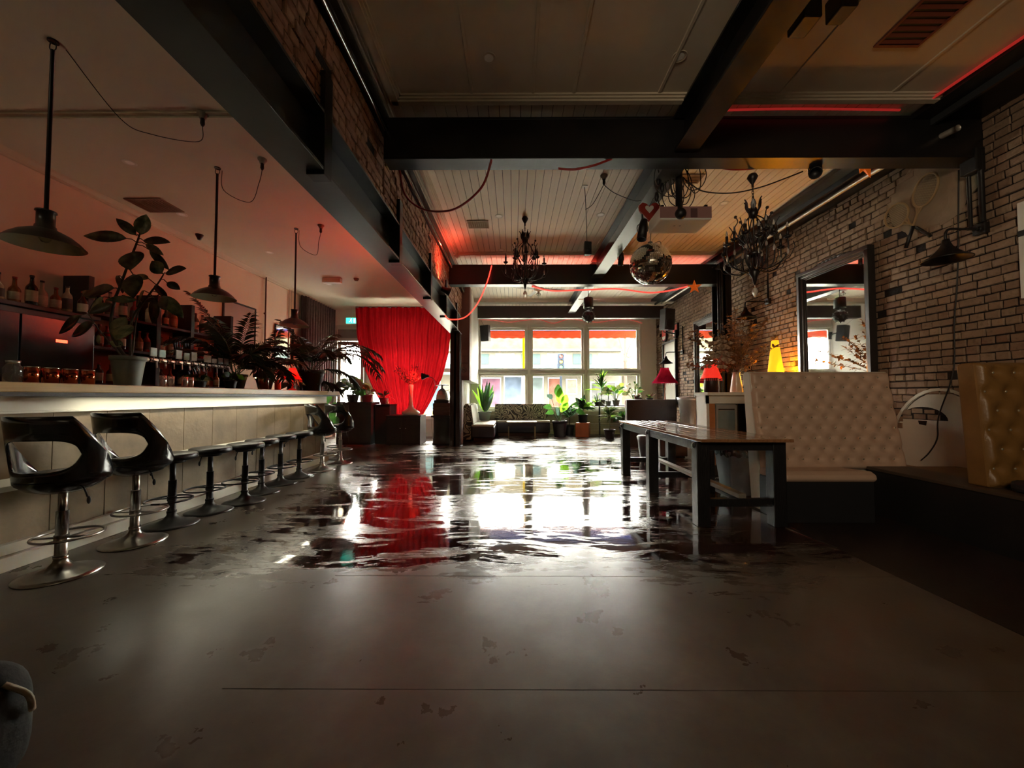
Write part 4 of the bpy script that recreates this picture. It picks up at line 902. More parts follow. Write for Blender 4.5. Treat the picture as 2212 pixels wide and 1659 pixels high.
# beer font: a bent chrome pipe with tap badges along it
t = thing('beer_font', 'long chrome bent-pipe beer font with nine pale tap badges', 'beer taps', (-3.70, 3.98, ZT))
pts = [(0, -.30, .0), (0, -.30, .18), (0, -.285, .245), (0, -.25, .275), (0, -.2, .28), (0, .82, .28), (0, .88, .275), (0, .92, .25), (0, .935, .2), (0, .935, 0)]
MB().tube(catmull(pts, 4), .022, 14).lathe([(.045, 0), (.045, .012), (.03, .02)], 16, c=(0, -.30, 0)).lathe([(.045, 0), (.045, .012), (.03, .02)], 16, c=(0, .935, 0)).build('pipe', mat('steel_painted_sheen', (.92, .90, .80), .22, .35, var=.03), t)  # pale, barely metallic colour stands in for light reflected by the chrome
M_badge = [mat('badge_blue_grey', (.34, .42, .42), .5, var=.3, scale=30), mat('badge_pale', (.62, .58, .46), .5, var=.3, scale=40), mat('badge_teal', (.22, .36, .34), .5, var=.35, scale=30)]
for i in range(11):
    yb_ = -.17 + i * .098
    MB().lathe([(.024, -.006), (.026, -.006), (.026, .006), (.024, .006)], 14, M=Matrix.Translation((0, yb_, .28)) @ Matrix.Rotation(R(90), 4, 'X')).build('clamp', M_black, t)
    tp = MB().cyl((.0, yb_ + .03, .28), (.06, yb_ + .03, .26), .010, n=8).cyl((.06, yb_ + .03, .265), (.065, yb_ + .03, .20), .008, n=8).cyl((.03, yb_ + .03, .28), (.03, yb_ + .03, .315), .006, n=8).build('tap', M_dchrome, t)
    if i not in (2, 6):
        sz = .036 if i != 7 else .05; k = (0, 2, 0, 0, 2, 0, 0, 1, 1, 2, 0)[i]
        MB().box(.018, .03, yb_ + .03 - sz, yb_ + .03 + sz, .315, .315 + (.09, .08, 0, .10, .08, .10, 0, .085, .055, .075, .075)[i]).build('badge', M_badge[k], tp, bevel=.003)
# drip tray and glasses
def glass_proto(lab, r, h, m, cat='glass'):
    t = thing('drinking_glass', lab, cat); MB().lathe([(0, .004), (r * .82, .004), (r, h), (r * 1.03, h), (r * .86, 0), (0, 0)], 22).build('body', m, t); return t
M_copper = mat('copper_red_cup', (.50, .13, .06), .16, 1.0, var=.15); M_gl = mat('bar_glass', (.85, .88, .85), .04, trans=.92, var=.02)
g0 = None
for i in range(7):
    loc = (-3.41 - .09 * (i % 2), 2.66 + i * .060, ZT); lab = 'copper-red metal cup on the bar, %s in its line' % (['first'] + order_words)[i]
    if g0 is None:
        g0 = thing('metal_cup', lab, 'cup', loc, 0, 'copper cups lined along the bar'); MB().lathe([(0, .004), (.036, .004), (.040, .115), (.042, .115), (.039, 0), (0, 0)], 24).build('body', M_copper, g0); MB().lathe([(.042, .112), (.0425, .118), (.040, .118)], 24).build('rim', M_chrome, g0)
    else: dup(g0, loc, None, lab)
t = thing('glass_jar', 'clear glass jar with a metal lid at the near end of the cups', 'jar', (-3.42, 2.57, ZT)); MB().lathe([(0, .003), (.042, .003), (.045, .10), (.03, .125), (.03, .14)], 24).build('body', M_gl, t, solid=.003); MB().lathe([(.032, .138), (.034, .152), (0, .155)], 20).build('lid', M_dchrome, t)
t = thing('till_screen', 'black screen on a stand behind the jar', 'screen', (-3.72, 2.55, ZT)); MB().box(-.08, .08, -.07, .07, 0, .015).cyl((0, 0, .015), (0, 0, .14), .012).build('stand', M_black, t); MB().box(-.015, .015, -.2, .12, .12, .36).build('screen', M_black, t, bevel=.004); MB().box(.015, .017, .112, .12, .12, .36).build('edge', M_dchrome, t)
g1 = None
for i, (gx, gy) in enumerate(((-3.40, 3.66), (-3.45, 3.80), (-3.38, 3.88), (-3.44, 4.02))):
    lab = 'tall clear glass upside down by the rubber plant pot, %s from the pot' % (['first'] + order_words)[i]
    if g1 is None: g1 = glass_proto(lab, .03, .11, M_gl); g1.location = (gx, gy, ZT); g1['group'] = 'clear glasses beneath the beer taps'
    else: dup(g1, (gx, gy, ZT), None, lab)
# red lamp with bead fringe on the bar
def shade_lamp(name, lab, loc, r0, r1, hs, hb, shade_m, base_m, pw, col, fringe=True, baseprof=None, beads=None):
    t = thing(name, lab, 'table lamp', loc)
    MB().lathe(baseprof or [(0, 0), (r1 * .45, 0), (r1 * .45, .012), (.02, .03), (.012, .06), (.022, hb * .5), (.010, hb * .6), (.010, hb + hs * .5), (0, hb + hs * .5)], 20).build('base', base_m, t)
    sh_ = MB().lathe([(r0 + (r1 - r0) * (1 - (1 - k / 10) ** .6 if False else (k / 10) ** 1.5), hb + hs * (1 - k / 10)) for k in range(11)], 28).build('shade', shade_m, t)
    MB().cyl((0, 0, hb + hs * .45), (0, 0, hb + hs * .6), .018, n=12).ball((0, 0, hb + hs * .68), .03).build('bulb', mat('warm_bulb', (.9, .8, .6), .3, emit=(1, .7, .35), es=4), t)
    if fringe:
        nb = 34; f = MB()
        for i in range(nb):
            a = 2 * pi * i / nb; f.cyl((r1 * cos(a), r1 * sin(a), hb), (r1 * cos(a), r1 * sin(a), hb - .028), .0015, n=4).ball((r1 * cos(a), r1 * sin(a), hb - .032), .006, 6)
        fo = f.build('bead_fringe', beads or mat('pink_beads', (.55, .12, .12), .3), sh_)
    if pw: pl_ = point('lamp_bulb_light', (loc[0], loc[1], loc[2] + hb + hs * .55), pw, col, .03)
    return t
M_redsh = cloth_mat('red_lampshade', (.70, .02, .02), .6)
t = shade_lamp('red_table_lamp', 'small glowing red fringed table lamp among the palms on the bar', (-3.29, 5.62, ZT), .045, .125, .17, .16, M_redsh, mat('red_ceramic', (.45, .03, .02), .3), 4.5, (1, .08, .03))
tag(MB().lathe([(0, 0), (.04, 0), (.043, .11), (.036, .14), (.038, .15), (.033, .15), (0, .14)], 18).build('candle_jar', mat('orange_red_jar', (.62, .06, .02), .35), None, (-3.40, 5.45, ZT)), 'orange-red candle jar just before the red lamp on the bar', 'jar')
t = thing('brass_dome_lamp', 'dark domed lamp with tiny glowing bulbs among the bar palms', 'table lamp', (-3.45, 5.22, ZT)); MB().lathe([(0, 0), (.06, 0), (.065, .16), (.06, .165), (0, .165)], 20).build('base', mat('oxblood_jar', (.10, .012, .01), .2), t); MB().lathe([(.13, .17), (.12, .21), (.08, .25), (0, .27)], 20).build('shade', M_darkbrown, t); MB().ball((-.08, -.05, .165), .009, 8).ball((.03, -.09, .168), .007, 8).build('fairy_bulb', mat('fairy_glow', (1, .7, .3), .4, emit=(1, .6, .15), es=14), t)

# ================================================================ BETWEEN THE BAR AND THE WINDOWS
M_boxd = mat('charred_timber', (.020, .017, .014), .6, var=.4, scale=5, stretch=(1, 1, 4), bump=.2)
t = thing('planter_box', 'tall black timber planter box at the end of the bar', 'planter', (-3.78, 9.45, 0))
MB().box(-.50, .34, -.3, .3, 0, 1.0).build('body', M_boxd, t, bevel=.006); MB().box(-.50, .34, -.3, -.285, 1.0, 1.02).box(-.50, .34, .285, .3, 1.0, 1.02).build('rim', M_boxd, t)
for k in range(3): MB().box(-.47, -.47 + .26 + .0, -.312, -.30, .05, .95).build('board', M_boxd, t, (k * .27 + .015, 0, 0), bevel=.004)
MB().box(-.48, .32, -.28, .28, 1.0, 1.004).build('soil', M_soil, t)
t = thing('black_plinth', 'lower black plinth between the planter box and the red-lit cabinet', 'plinth', (-3.22, 9.55, 0)); MB().box(-.18, .18, -.25, .3, 0, .93).build('body', M_boxd, t, bevel=.006); MB().box(-.19, .19, -.26, .31, .93, .96).build('top', M_black, t, bevel=.003)
leafy('climbing_plant', 'big heart-leaved green plant spilling from the black planter box', (-3.98, 9.38, 1.005), (.11, .15, .2), 30, (.24, .36), (.18, .26), (5, 75), 31, [G_mid, G_olive, G_mid, G_dark], stemL=.36, droop=.8)
t = thing('hanging_vine', 'broad green leaves hanging down the corner of the planter box', 'plant', (-4.28, 9.15, 1.02))
for (dx, dz, sx_) in ((-.02, -.12, -.2), (-.06, -.30, -.1), (0, -.46, .1), (-.12, .05, -.6), (.02, -.62, .2), (-.22, .0, -.7)):
    MB().leaf((dx, 0, dz + .12), (sx_, -.2, -.8), .26, .17, .3, (0, -1, .2), 7, 0, .12, .8).build('leaf', G_mid, t)
MB().tube(catmull([(.15, .1, .0), (0, 0, .06), (-.05, 0, -.1), (-.02, 0, -.5)], 5), .006).build('stem', M_gstem, t)
leafy('flowering_plant', 'plant with reddish leaves in a purple pot on the planter box', (-3.62, 9.33, 1.005), (.09, .13, .19), 18, (.14, .24), (.05, .08), (15, 80), 32, [leaf_mat('reddish_leaf', (.22, .04, .04)), G_olive], stemL=.16, pm=mat('purple_glazed_pot', (.18, .03, .07), .25))
leafy('potted_plant', 'plant in a maroon pot on the low black plinth', (-3.24, 9.45, .962), (.08, .12, .17), 12, (.16, .26), (.03, .05), (20, 80), 33, [G_olive, G_dark], pm=mat('maroon_pot', (.22, .02, .04), .3), stemL=.1)
t = thing('red_lit_cabinet', 'low dark cabinet carrying the tall genie vase', 'cabinet', (-2.63, 9.35, 0))
M_cabd = mat('worn_dark_cabinet', (.035, .016, .013), .5, var=.4)
MB().box(-.40, .40, -.30, .30, 0, .68).build('body', M_cabd, t, bevel=.006); MB().box(-.42, .42, -.32, .32, .68, .705).build('top', M_cabd, t, bevel=.004)
for sx in (-.2, .19):
    d_ = MB().box(sx - .17, sx + .17, -.315, -.30, .06, .64).build('door', M_cabd, t, bevel=.004); MB().ball((sx + (.13 if sx < 0 else -.13), -.325, .4), .012, 8).build('knob', M_dchrome, d_)
t = thing('genie_vase', 'tall genie-bottle vase with wide flat base and slim neck', 'vase', (-2.50, 9.22, .705))
MB().lathe([(0, 0), (.10, 0), (.19, .015), (.22, .05), (.20, .09), (.13, .13), (.07, .18), (.045, .25), (.038, .4), (.045, .55), (.06, .72), (.055, .74), (.05, .72), (.03, .5), (0, .45)], 32).build('body', mat('opal_glass', (.62, .42, .38), .25, coat=.3), t)
def spray(mb, base, n, L, spread, r, seg=.03, m=0, mt=1, dens=26, up=.9):
    for i in range(n):
        az = r.uniform(0, 2 * pi); tilt = r.uniform(0, spread); d = Vector((sin(tilt) * cos(az), sin(tilt) * sin(az), cos(tilt) * up)).normalized(); p = Vector(base); pts = [p.copy()]
        Lr = L * r.uniform(.6, 1.1)
        for k in range(6): d = (d + Vector((r.uniform(-.12, .12), r.uniform(-.12, .12), -.05))).normalized(); p = p + d * Lr / 6; pts.append(p.copy())
        mb.tube(pts, .003, 4, mt)
        for k in range(dens):
            f = r.uniform(1.6, 5.99); i0 = int(f); q = pts[i0].lerp(pts[i0 + 1], f - i0); dd = Vector((r.uniform(-1, 1), r.uniform(-1, 1), r.uniform(-.4, 1))).normalized()
            mb.leaf(q, dd, seg * r.uniform(1, 2.2), seg * r.uniform(.6, 1.1), .3, (0.3, .2, 1), 3, m, .2, .8)
r_ = random.Random(5); mb = MB(); spray(mb, (0, 0, .70), 22, .62, 1.0, r_, .03, dens=22)
mb.build('dried_branches', [mat('dark_red_dried_leaf', (.12, .03, .02), .8), M_stem], t)['kind'] = 'stuff'
# lamp shining red on the curtain
t = thing('gooseneck_spotlight', 'small black gooseneck spotlight clipped before the red curtain', 'lamp', (-2.02, 9.1, 1.28))
Mh = Matrix.Translation((-.12, 0, .36)) @ Matrix.Rotation(R(-95), 4, 'Y')
MB().lathe([(.02, -.10), (.03, -.09), (.035, -.04), (.075, .05), (.085, .07)], 20, M=Mh).build('head', M_black, t, solid=.004)
MB().tube(catmull([(-.05, 0, .36), (.04, 0, .33), (.10, 0, .28), (.13, 0, .15), (.13, 0, 0)], 5), .008).build('arm', M_dchrome, t)
MB().ball((0, 0, 0), .035, 12, M=Mh).build('bulb', mat('red_bulb_glow', (1, .1, .1), .4, emit=(1, .03, .02), es=20), t)
spot('gooseneck_red_light', (-2.26, 9.08, 1.66), (-3.3, 9.75, 1.3), 60, (1, .03, .02), 120, .8, .04)
# crates by the post, coffee urn on top
t = thing('crate_stand', 'dark wooden barrel-like stand beside the steel post', 'stand', (-1.72, 9.28, 0))
MB().lathe([(0, 0), (.27, 0), (.25, .05), (.235, .3), (.235, .62), (.25, .66), (0, .66)], 28).build('barrel', M_boxd, t); MB().box(-.26, .22, -.22, .2, .66, .70).build('top', M_boxd, t, bevel=.004)
t = thing('wooden_crate', 'brown wooden crate on the barrel stand under the urn', 'crate', (-1.74, 9.28, .70))
MB().box(-.20, .20, -.16, .16, 0, .30).build('body', mat('brown_crate', (.10, .045, .03), .6, var=.3, stretch=(1, 1, 5)), t, bevel=.004)
for zz in (.02, .115, .21): MB().box(-.205, .205, -.172, -.16, zz, zz + .08).build('slat', mat('brown_crate', (.1, .05, .03)), t, bevel=.003)
t = thing('coffee_urn', 'chrome and glass espresso machine with a round tray on top', 'coffee machine', (-1.75, 9.25, 1.0))
MB().box(-.17, .17, -.13, .15, 0, .07).build('base', M_black, t, bevel=.01); MB().lathe([(.14, .07), (.15, .09), (.13, .2), (.10, .28), (.06, .33), (.02, .36), (.02, .42)], 28).build('dome', M_dchrome, t); MB().box(-.11, .11, -.155, -.13, .09, .20).build('front_panel', M_white, t, bevel=.01)
MB().lathe([(0, .44), (.09, .445), (.17, .43), (.17, .42), (0, .42)], 28).build('tray', M_blkmet, t)
MB().tube(catmull([(.1, 0, .3), (.2, 0, .33), (.26, 0, .26), (.25, 0, .10), (.18, 0, 0.03)], 5), .004).tube(catmull([(.08, -.05, .3), (.18, -.04, .28), (.2, -.04, .1), (.15, -.05, .02)], 5), .006).build('pipes', M_dchrome, t)
cord('floor_cable', [(-1.95, 9.2, .9), (-1.98, 9.15, .5), (-1.95, 9.1, .2), (-2.05, 9.0, .012), (-2.2, 9.1, .010), (-2.35, 8.95, .010)], .006, M_cordw, 'pale cable trailing to the floor between the cabinet and barrel stand')
t = thing('cushion_stool', 'little silver pagoda ornament on the low black plinth', 'ornament', (-3.10, 9.33, .962)); MB().lathe([(0, 0), (.05, 0), (.05, .02), (.035, .03), (.042, .05), (.025, .065), (.03, .085), (.012, .10), (.008, .14), (0, .15)], 16).build('body', M_chrome, t); t.name = 'pagoda_ornament'

# ---- sofa corner
zeb = bpy.data.materials.new('swirl_upholstery'); nt, bs = nodes_of(zeb); L = nt.links
tc = N('TexCoord'); mpz = N('Mapping'); L.new(tc.outputs['Object'], mpz.inputs[0]); mpz.inputs['Scale'].default_value = (3.6, 3.6, 3.6)
nz = N('TexNoise'); nz.inputs['Scale'].default_value = .9; nz.inputs['Detail'].default_value = 0; nz.inputs['Distortion'].default_value = .9; L.new(mpz.outputs[0], nz.inputs[0])
sn = math_n('SINE', math_n('MULTIPLY', nz.outputs[0], 62.0)); cz = mixc(mrange(sn, -.15, .15), (.035, .028, .024), (.36, .31, .22)); L.new(cz, bs.inputs['Base Color']); bs.inputs['Roughness'].default_value = .85
M_seatw = mat('grey_white_leatherette', (.58, .56, .48), .35, bump=.1, bscale=60); M_base = mat('dark_slate_leatherette', (.035, .035, .048), .4, bump=.1, bscale=60)
t = thing('corner_sofa', 'low corner sofa with swirl-patterned backs under the windows', 'sofa', (-.6, 10.8, 0))
def sb_(x0, x1, y0, y1, z0, z1): return MB().box(x0 + .6, x1 + .6, y0 - 10.8, y1 - 10.8, z0, z1)
sb_(-1.10, -.50, 9.72, 11.66, .10, .38).build('seat', M_base, t, bevel=.03); sb_(-1.09, -.51, 9.73, 11.66, .38, .44).build('seat_cushion', M_seatw, t, bevel=.02)
sb_(-1.04, -.56, 9.85, 11.6, 0, .10).build('base', M_brown, t)
sb_(-.49, 1.05, 11.06, 11.66, .10, .40).build('seat', M_base, t, bevel=.02); sb_(-.49, 1.05, 11.05, 11.5, .40, .455).build('seat_cushion', M_seatw, t, bevel=.02); sb_(-.45, 1.0, 11.15, 11.6, 0, .1).build('base', M_brown, t)
MB().prism([(11.50 - 10.8, .455), (11.68 - 10.8, .455), (11.72 - 10.8, .90), (11.70 - 10.8, .93), (11.62 - 10.8, .93), (11.58 - 10.8, .90)], 'x', .02, 1.63).build('backrest', zeb, t, bevel=.02)
MB().prism([(-1.10 + .6, .44), (-1.06 + .6, .44), (-1.12 + .6, .88), (-1.17 + .6, .97), (-1.24 + .6, .97), (-1.31 + .6, .86), (-1.31 + .6, .05), (-1.10 + .6, .05)], 'y', 9.70 - 10.8, 11.5 - 10.8).build('backrest', zeb, t, bevel=.015)
MB().prism([(-1.055 + .6, .45), (-1.03 + .6, .45), (-1.10 + .6, .93), (-1.125 + .6, .93)], 'y', 9.74 - 10.8, 11.4 - 10.8).build('back_lining', M_seatw, t)
t = thing('coffee_table', 'small low coffee table in front of the patterned sofa', 'table', (.22, 10.72, 0))
MB().box(-.42, .42, -.22, .22, .43, .46).build('top', M_winwhite, t, bevel=.004); MB().box(-.39, .39, -.2, .2, .33, .43).build('apron', M_darkbrown, t)
for sx in (-.38, .36):
    for sy in (-.19, .17): MB().box(sx, sx + .025, sy, sy + .025, 0, .43).build('leg', mat('brass_leg', (.35, .27, .16), .35, .8), t)
# ---- plants by the window
def strap(name, lab, loc, pot, n, Ls, W, elev, seed, mts, pm=None, droop=.3, shape=.6, trunk=0, cat='plant'):
    r = random.Random(seed); t = thing(name, lab, cat, loc); MB().lathe(potmesh(*pot), 26).build('pot', pm or M_potchar, t); MB().lathe([(0, pot[2] * .88), (pot[1] * .9, pot[2] * .885)], 16).build('soil', M_soil, t)
    if trunk: MB().tube(catmull([(0, 0, pot[2] * .85), (.015, .01, pot[2] + trunk * .5), (0, 0, pot[2] + trunk)], 4), .012).build('trunk', M_stem, t)
    for i in range(n):
        az = i * 2.4 + r.uniform(-.3, .3); el = R(r.uniform(*elev)); d = Vector((cos(az) * cos(el), sin(az) * cos(el), sin(el)))
        z = pot[2] * .86 + (trunk * (r.uniform(.55, 1) if trunk else 0))
        MB().leaf((d.x * .015, d.y * .015, z), d, r.uniform(*Ls), r.uniform(*W), droop * r.uniform(.5, 1.4), (r.uniform(-.7, .7), -r.uniform(.2, 1.2), .5), 7, 0, .25, shape).build('leaf', mts[i % len(mts)], t)
    return t
strap('snake_plant', 'upright leafy green plant in a grey pot on the sofa corner', (-.86, 11.25, .445), (.13, .19, .27), 30, (.6, 1.15), (.08, .13), (62, 87), 41, [G_mid, G_lime, G_grey, G_mid], M_potgrey, droop=.25, shape=.75)
t = thing('bird_of_paradise_plant', 'broad lime-leaved plant in a wide charcoal pot by the sofa', 'plant', (1.32, 10.95, 0))
MB().lathe(potmesh(.165, .21, .46), 10).build('pot', M_potchar, t); MB().lathe([(0, .41), (.19, .41)], 16).build('soil', M_soil, t)
for (az, el, sl, ll, w, m_, dr) in ((80, 86, .55, .50, .24, G_lime, .1), (-20, 78, .5, .42, .22, G_lime, .3), (100, 80, .75, .40, .25, G_mid, .1), (180, 60, .45, .42, .2, G_mid, 1.0), (10, 35, .55, .36, .2, G_mid, 1.1), (170, 72, .7, .36, .16, G_grey, .8), (200, 55, .3, .4, .18, G_mid, 1.1), (-40, 70, .35, .4, .18, G_lime, .5), (60, 70, .3, .38, .18, G_lime, .4), (140, 80, .2, .35, .14, G_grey, .4)):
    d = Vector((cos(R(az)) * cos(R(el)), sin(R(az)) * cos(R(el)) * .5, sin(R(el)))).normalized(); b = Vector((d.x * .03, d.y * .03, .4)); e = b + d * sl
    MB().tube([b, (b + e) / 2, e], .007, 6, 1).leaf(e, d - Vector((0, 0, dr * .35)), ll, w, dr, (0, -1, .3), 8, 0, .12, .75).build('leaf', [m_, M_gstem], t)
cubem = mat('burnt_orange_timber', (.42, .12, .04), .55, var=.4, scale=3, stretch=(1, 1, .3), bump=.3)
t = thing('timber_block', 'solid orange-brown timber block on the floor under a black pot', 'plant stand', (2.0, 11.05, 0)); MB().box(-.19, .19, -.19, .19, 0, .40).build('block', cubem, t, (0, 0, 0), (0, 0, R(-18)), bevel=.012)
strap('potted_plant', 'glossy green plant in a round black pot on the timber block', (2.0, 11.05, .401), (.12, .135, .24), 30, (.34, .6), (.10, .17), (15, 85), 42, [G_dark, G_mid, G_lime, G_dark], M_potblk, droop=.9, shape=.7, trunk=.30)
t = thing('high_table', 'tall thin black table by the right-hand window', 'table', (2.95, 11.35, 0))
MB().box(-.62, .85, -.2, .2, .87, .90).build('top', M_blkmet, t, bevel=.004); MB().tube([(-.40, 0, 0.0), (-.40, 0, .87)], .022).build('leg', M_blkmet, t); MB().tube([(.7, 0, 0.0), (.7, 0, .87)], .022).build('leg', M_blkmet, t); MB().tube([(-.4, 0, .30), (.7, 0, .30)], .01).build('foot_rail', M_dchrome, t)
strap('dracaena', 'spiky dracaena standing on the tall black window table', (2.62, 11.4, .90), (.09, .12, .16), 38, (.34, .56), (.04, .06), (5, 88), 43, [G_mid, G_lime, G_mid, G_dark], G_potgrey if False else M_potgrey, droop=.5, trunk=.58)
leafy('potted_plant', 'loose yellow-green leafy plant on the tall window table', (3.05, 11.35, .90), (.08, .11, .15), 26, (.17, .26), (.10, .16), (0, 80), 44, [G_lime, G_olive, G_mid], stemL=.42, pm=M_potgrey)
leafy('hanging_plant', 'thin trailing plant at the window end of the tall table', (3.6, 11.35, .90), (.07, .10, .13), 22, (.18, .3), (.06, .09), (10, 85), 45, [G_olive, G_mid], stemL=.5, pm=M_potgrey, droop=1.1)
strap('spider_plant', 'spider plant with long arching leaves on the tall table edge', (2.45, 11.24, .90), (.05, .07, .09), 30, (.3, .55), (.02, .03), (10, 80), 46, [G_mid, G_lime, G_olive], droop=1.3)
strap('floor_plant', 'olive spiky plant in a brown floor pot beside the table leg', (2.62, 10.45, 0), (.11, .15, .26), 54, (.2, .45), (.04, .06), (-10, 80), 47, [G_olive, G_olive, G_mid], mat('brown_plastic_pot', (.045, .03, .028), .5), droop=.8, trunk=.55)
strap('potted_plant', 'arching green plant in a charcoal pot between sofa plant and timber block', (1.66, 11.42, 0), (.12, .15, .3), 26, (.4, .7), (.06, .10), (35, 85), 61, [G_dark, G_mid, G_grey], droop=.8, trunk=.45)
strap('dracaena', 'second shorter dracaena behind the spiky one on the tall table', (2.84, 11.46, .90), (.07, .09, .12), 30, (.26, .42), (.03, .05), (0, 85), 62, [G_mid, G_olive, G_lime], M_potgrey, droop=.7, trunk=.30)
leafy('potted_plant', 'broad-leaved plant in a black pot on the floor under the tall table', (3.25, 11.2, 0), (.12, .16, .28), 22, (.2, .32), (.12, .18), (10, 80), 63, [G_mid, G_dark, G_lime], stemL=.45)
# ================================================================ TABLE AND BOOTHS
M_ttop = mat('glossy_plank_wood', (.32, .15, .07), .16, var=.45, scale=5, stretch=(7, .5, 5), coat=.5)
M_tleg = mat('blackened_timber', (.014, .013, .014), .42, var=.4, scale=7, stretch=(3, 3, .6), bump=.3)
t = thing('long_table', 'long plank-topped dining table with black timber frame and bolted rails', 'table', (2.03, 4.6, 0))
nx = 7; pw = .80 / nx
for i in range(nx):
    MB().box(-.41 + i * pw + .0012, -.41 + (i + 1) * pw - .0012, -1.30 + rnd.uniform(0, .004), 1.28, .755, .782 + rnd.uniform(-.001, .001)).build('plank', M_ttop, t, bevel=.003)
for sx in (-.395, .305):
    MB().box(sx, sx + .035, -1.19, 1.2, .67, .755).build('apron', M_tleg, t, bevel=.004)
for sy in (-1.19, 1.165): MB().box(-.36, .305, sy, sy + .035, .67, .755).build('apron', M_tleg, t, bevel=.004)
for sy in (-1.205, .0, 1.10):
    for sx in (-.405, .27): MB().box(sx, sx + .115, sy, sy + .11, 0, .752).build('leg', M_tleg, t, bevel=.006)
    MB().box(-.29, .27, sy + .03, sy + .08, .17, .24).build('stretcher', M_tleg, t, bevel=.004)
MB().box(-.03, .04, -1.18, 1.16, .245, .285).build('long_stretcher', mat('worn_stretcher', (.25, .22, .18), .5), t, bevel=.004)
for sy in (-1.15, .055, 1.155): MB().lathe([(0, 0), (.026, 0), (.026, .008), (.012, .018), (0, .018)], 12, M=Matrix.Translation((-.405, sy, .712)) @ Matrix.Rotation(R(-90), 4, 'Y')).build('bolt', M_blkmet, t)
t = thing('steel_bar_foot', 'thin pale metal strip lying on the floor by the table leg', 'strip', (2.42, 3.1, 0)); MB().box(-.006, .006, -.18, .28, 0, .008).build('strip', M_dchrome, t, rot=(0, 0, R(8)))

def tufted(name, x0, x1, zt_, zb_, ytop, ybot, m, dx, dz, depth, t, jit=1, seed=2, thick=.13):
    """buttoned panel facing -y, leaning from ybot (bottom) to ytop (top)"""
    W, H = x1 - x0, zt_ - zb_
    nodes = []; k = 0; z = H - dz * .55
    while z > dz * .35:
        x = dx * (.28 if k % 2 else .78)
        while x < W - dx * .15: nodes.append((x, z)); x += dx
        z -= dz; k += 1
    def depthf(x, z):
        best = 9; b2 = 9
        for (a, b) in nodes:
            if abs(a - x) < dx * 1.1 and abs(b - z) < dz * 1.3:
                d = ((a - x) / dx) ** 2 + ((b - z) / dz / 1.15) ** 2
                if d < best: best = d
        h = depth * (1 - math.exp(-best * 14))
        # diagonal folds between buttons
        u = x / dx; w = z / dz
        e = min(x, W - x, z, H - z); h *= 1.0
        return h - .05 * max(0, (.035 - e) / .035) ** 2
    nu, nv = int(W / .016), int(H / .014)
    def fn(u, v):
        x, z = u * W, v * H; h = depthf(x, z)
        return (x0 + x, lerp(ybot, ytop, v) - .02 - h, zb_ + z)
    g = MB().grid(fn, nu, nv)
    g.build('tufted_front', m, t)
    b = MB()
    for (a, c) in nodes:
        v = c / H; b.ball((x0 + a, lerp(ybot, ytop, v) - .024, zb_ + c), .010, 8, sc3=(1, .6, 1))
    b.build('buttons', mat(name + '_button', (.50, .44, .32), .25, .6), t)['kind'] = 'stuff'
    return nodes
M_cr = mat('cream_leatherette', (.58, .40, .29), .42, var=.06, bump=.12, bscale=70); M_gold = mat('ochre_leather', (.22, .11, .03), .38, var=.2, bump=.2, bscale=60)
M_offw = mat('off_white_vinyl', (.62, .58, .48), .4, var=.05)
bx0 = 2.50; t = thing('tufted_booth', 'cream buttoned booth bench facing the viewer beside the long table', 'booth seat', (3.2, 3.9, 0))
def lb(x0, x1, y0, y1, z0, z1, ox=3.2, oy=3.9): return MB().box(x0 - ox, x1 - ox, y0 - oy, y1 - oy, z0, z1)
tufted('cream', bx0 - 3.2, 3.96 - 3.2, 1.41, .42, 4.05 - 3.9, 3.88 - 3.9, M_cr, .152, .104, .026, t)
MB().prism([(3.865 - 3.9, .0), (4.05 - 3.9, 0), (4.16 - 3.9, 1.39), (4.14 - 3.9, 1.415), (4.05 - 3.9, 1.415), (4.03 - 3.9, 1.39)], 'x', bx0 - 3.2, 3.96 - 3.2).build('back_panel', M_offw, t, bevel=.012)
MB().prism([(3.50 - 3.9, .37), (3.47 - 3.9, .40), (3.48 - 3.9, .44), (3.53 - 3.9, .465), (3.86 - 3.9, .44), (3.86 - 3.9, .37)], 'x', 2.47 - 3.2, 3.29 - 3.2).build('seat_cushion', M_cr, t, bevel=.015)
lb(2.47, 3.29, 3.51, 3.86, 0, .37).build('base', mat('dark_grey_base', (.016, .016, .018), .5), t, bevel=.005)
t = thing('wall_bench', 'dark timber-edged bench running along the brick wall below the arch', 'bench', (3.98, 1.6, 0))
MB().box(-.44, .44, -3.5, 2.24, 0, .425).build('base', M_black, t); MB().box(-.455, .44, -3.5, 2.24, .425, .455).build('ledge', mat('dark_timber_ledge', (.06, .04, .025), .5, var=.3, stretch=(5, .5, 5)), t, bevel=.005)
t = thing('ochre_booth_back', 'ochre deep-buttoned leather booth back rising from the wall bench', 'booth seat', (3.97, 3.0, .455))
tufted('ochre', 3.63 - 3.97, 4.43 - 3.97, 1.42 - .455, .002, .02, -.04, M_gold, .165, .148, .035, t)
MB().prism([(-.06, 0), (.08, 0), (.13, .95), (.10, .965), (.03, .965), (.0, .95)], 'x', 3.63 - 3.97, 4.43 - 3.97).build('back_panel', M_gold, t, bevel=.012)
t = thing('dark_cushion', 'black seat cushion in the unlit corner before the ochre booth back', 'cushion', (3.98, 2.55, .455)); MB().box(-.35, .44, -.4, .28, 0.001, .09).build('pad', M_leatherblk, t, bevel=.03)
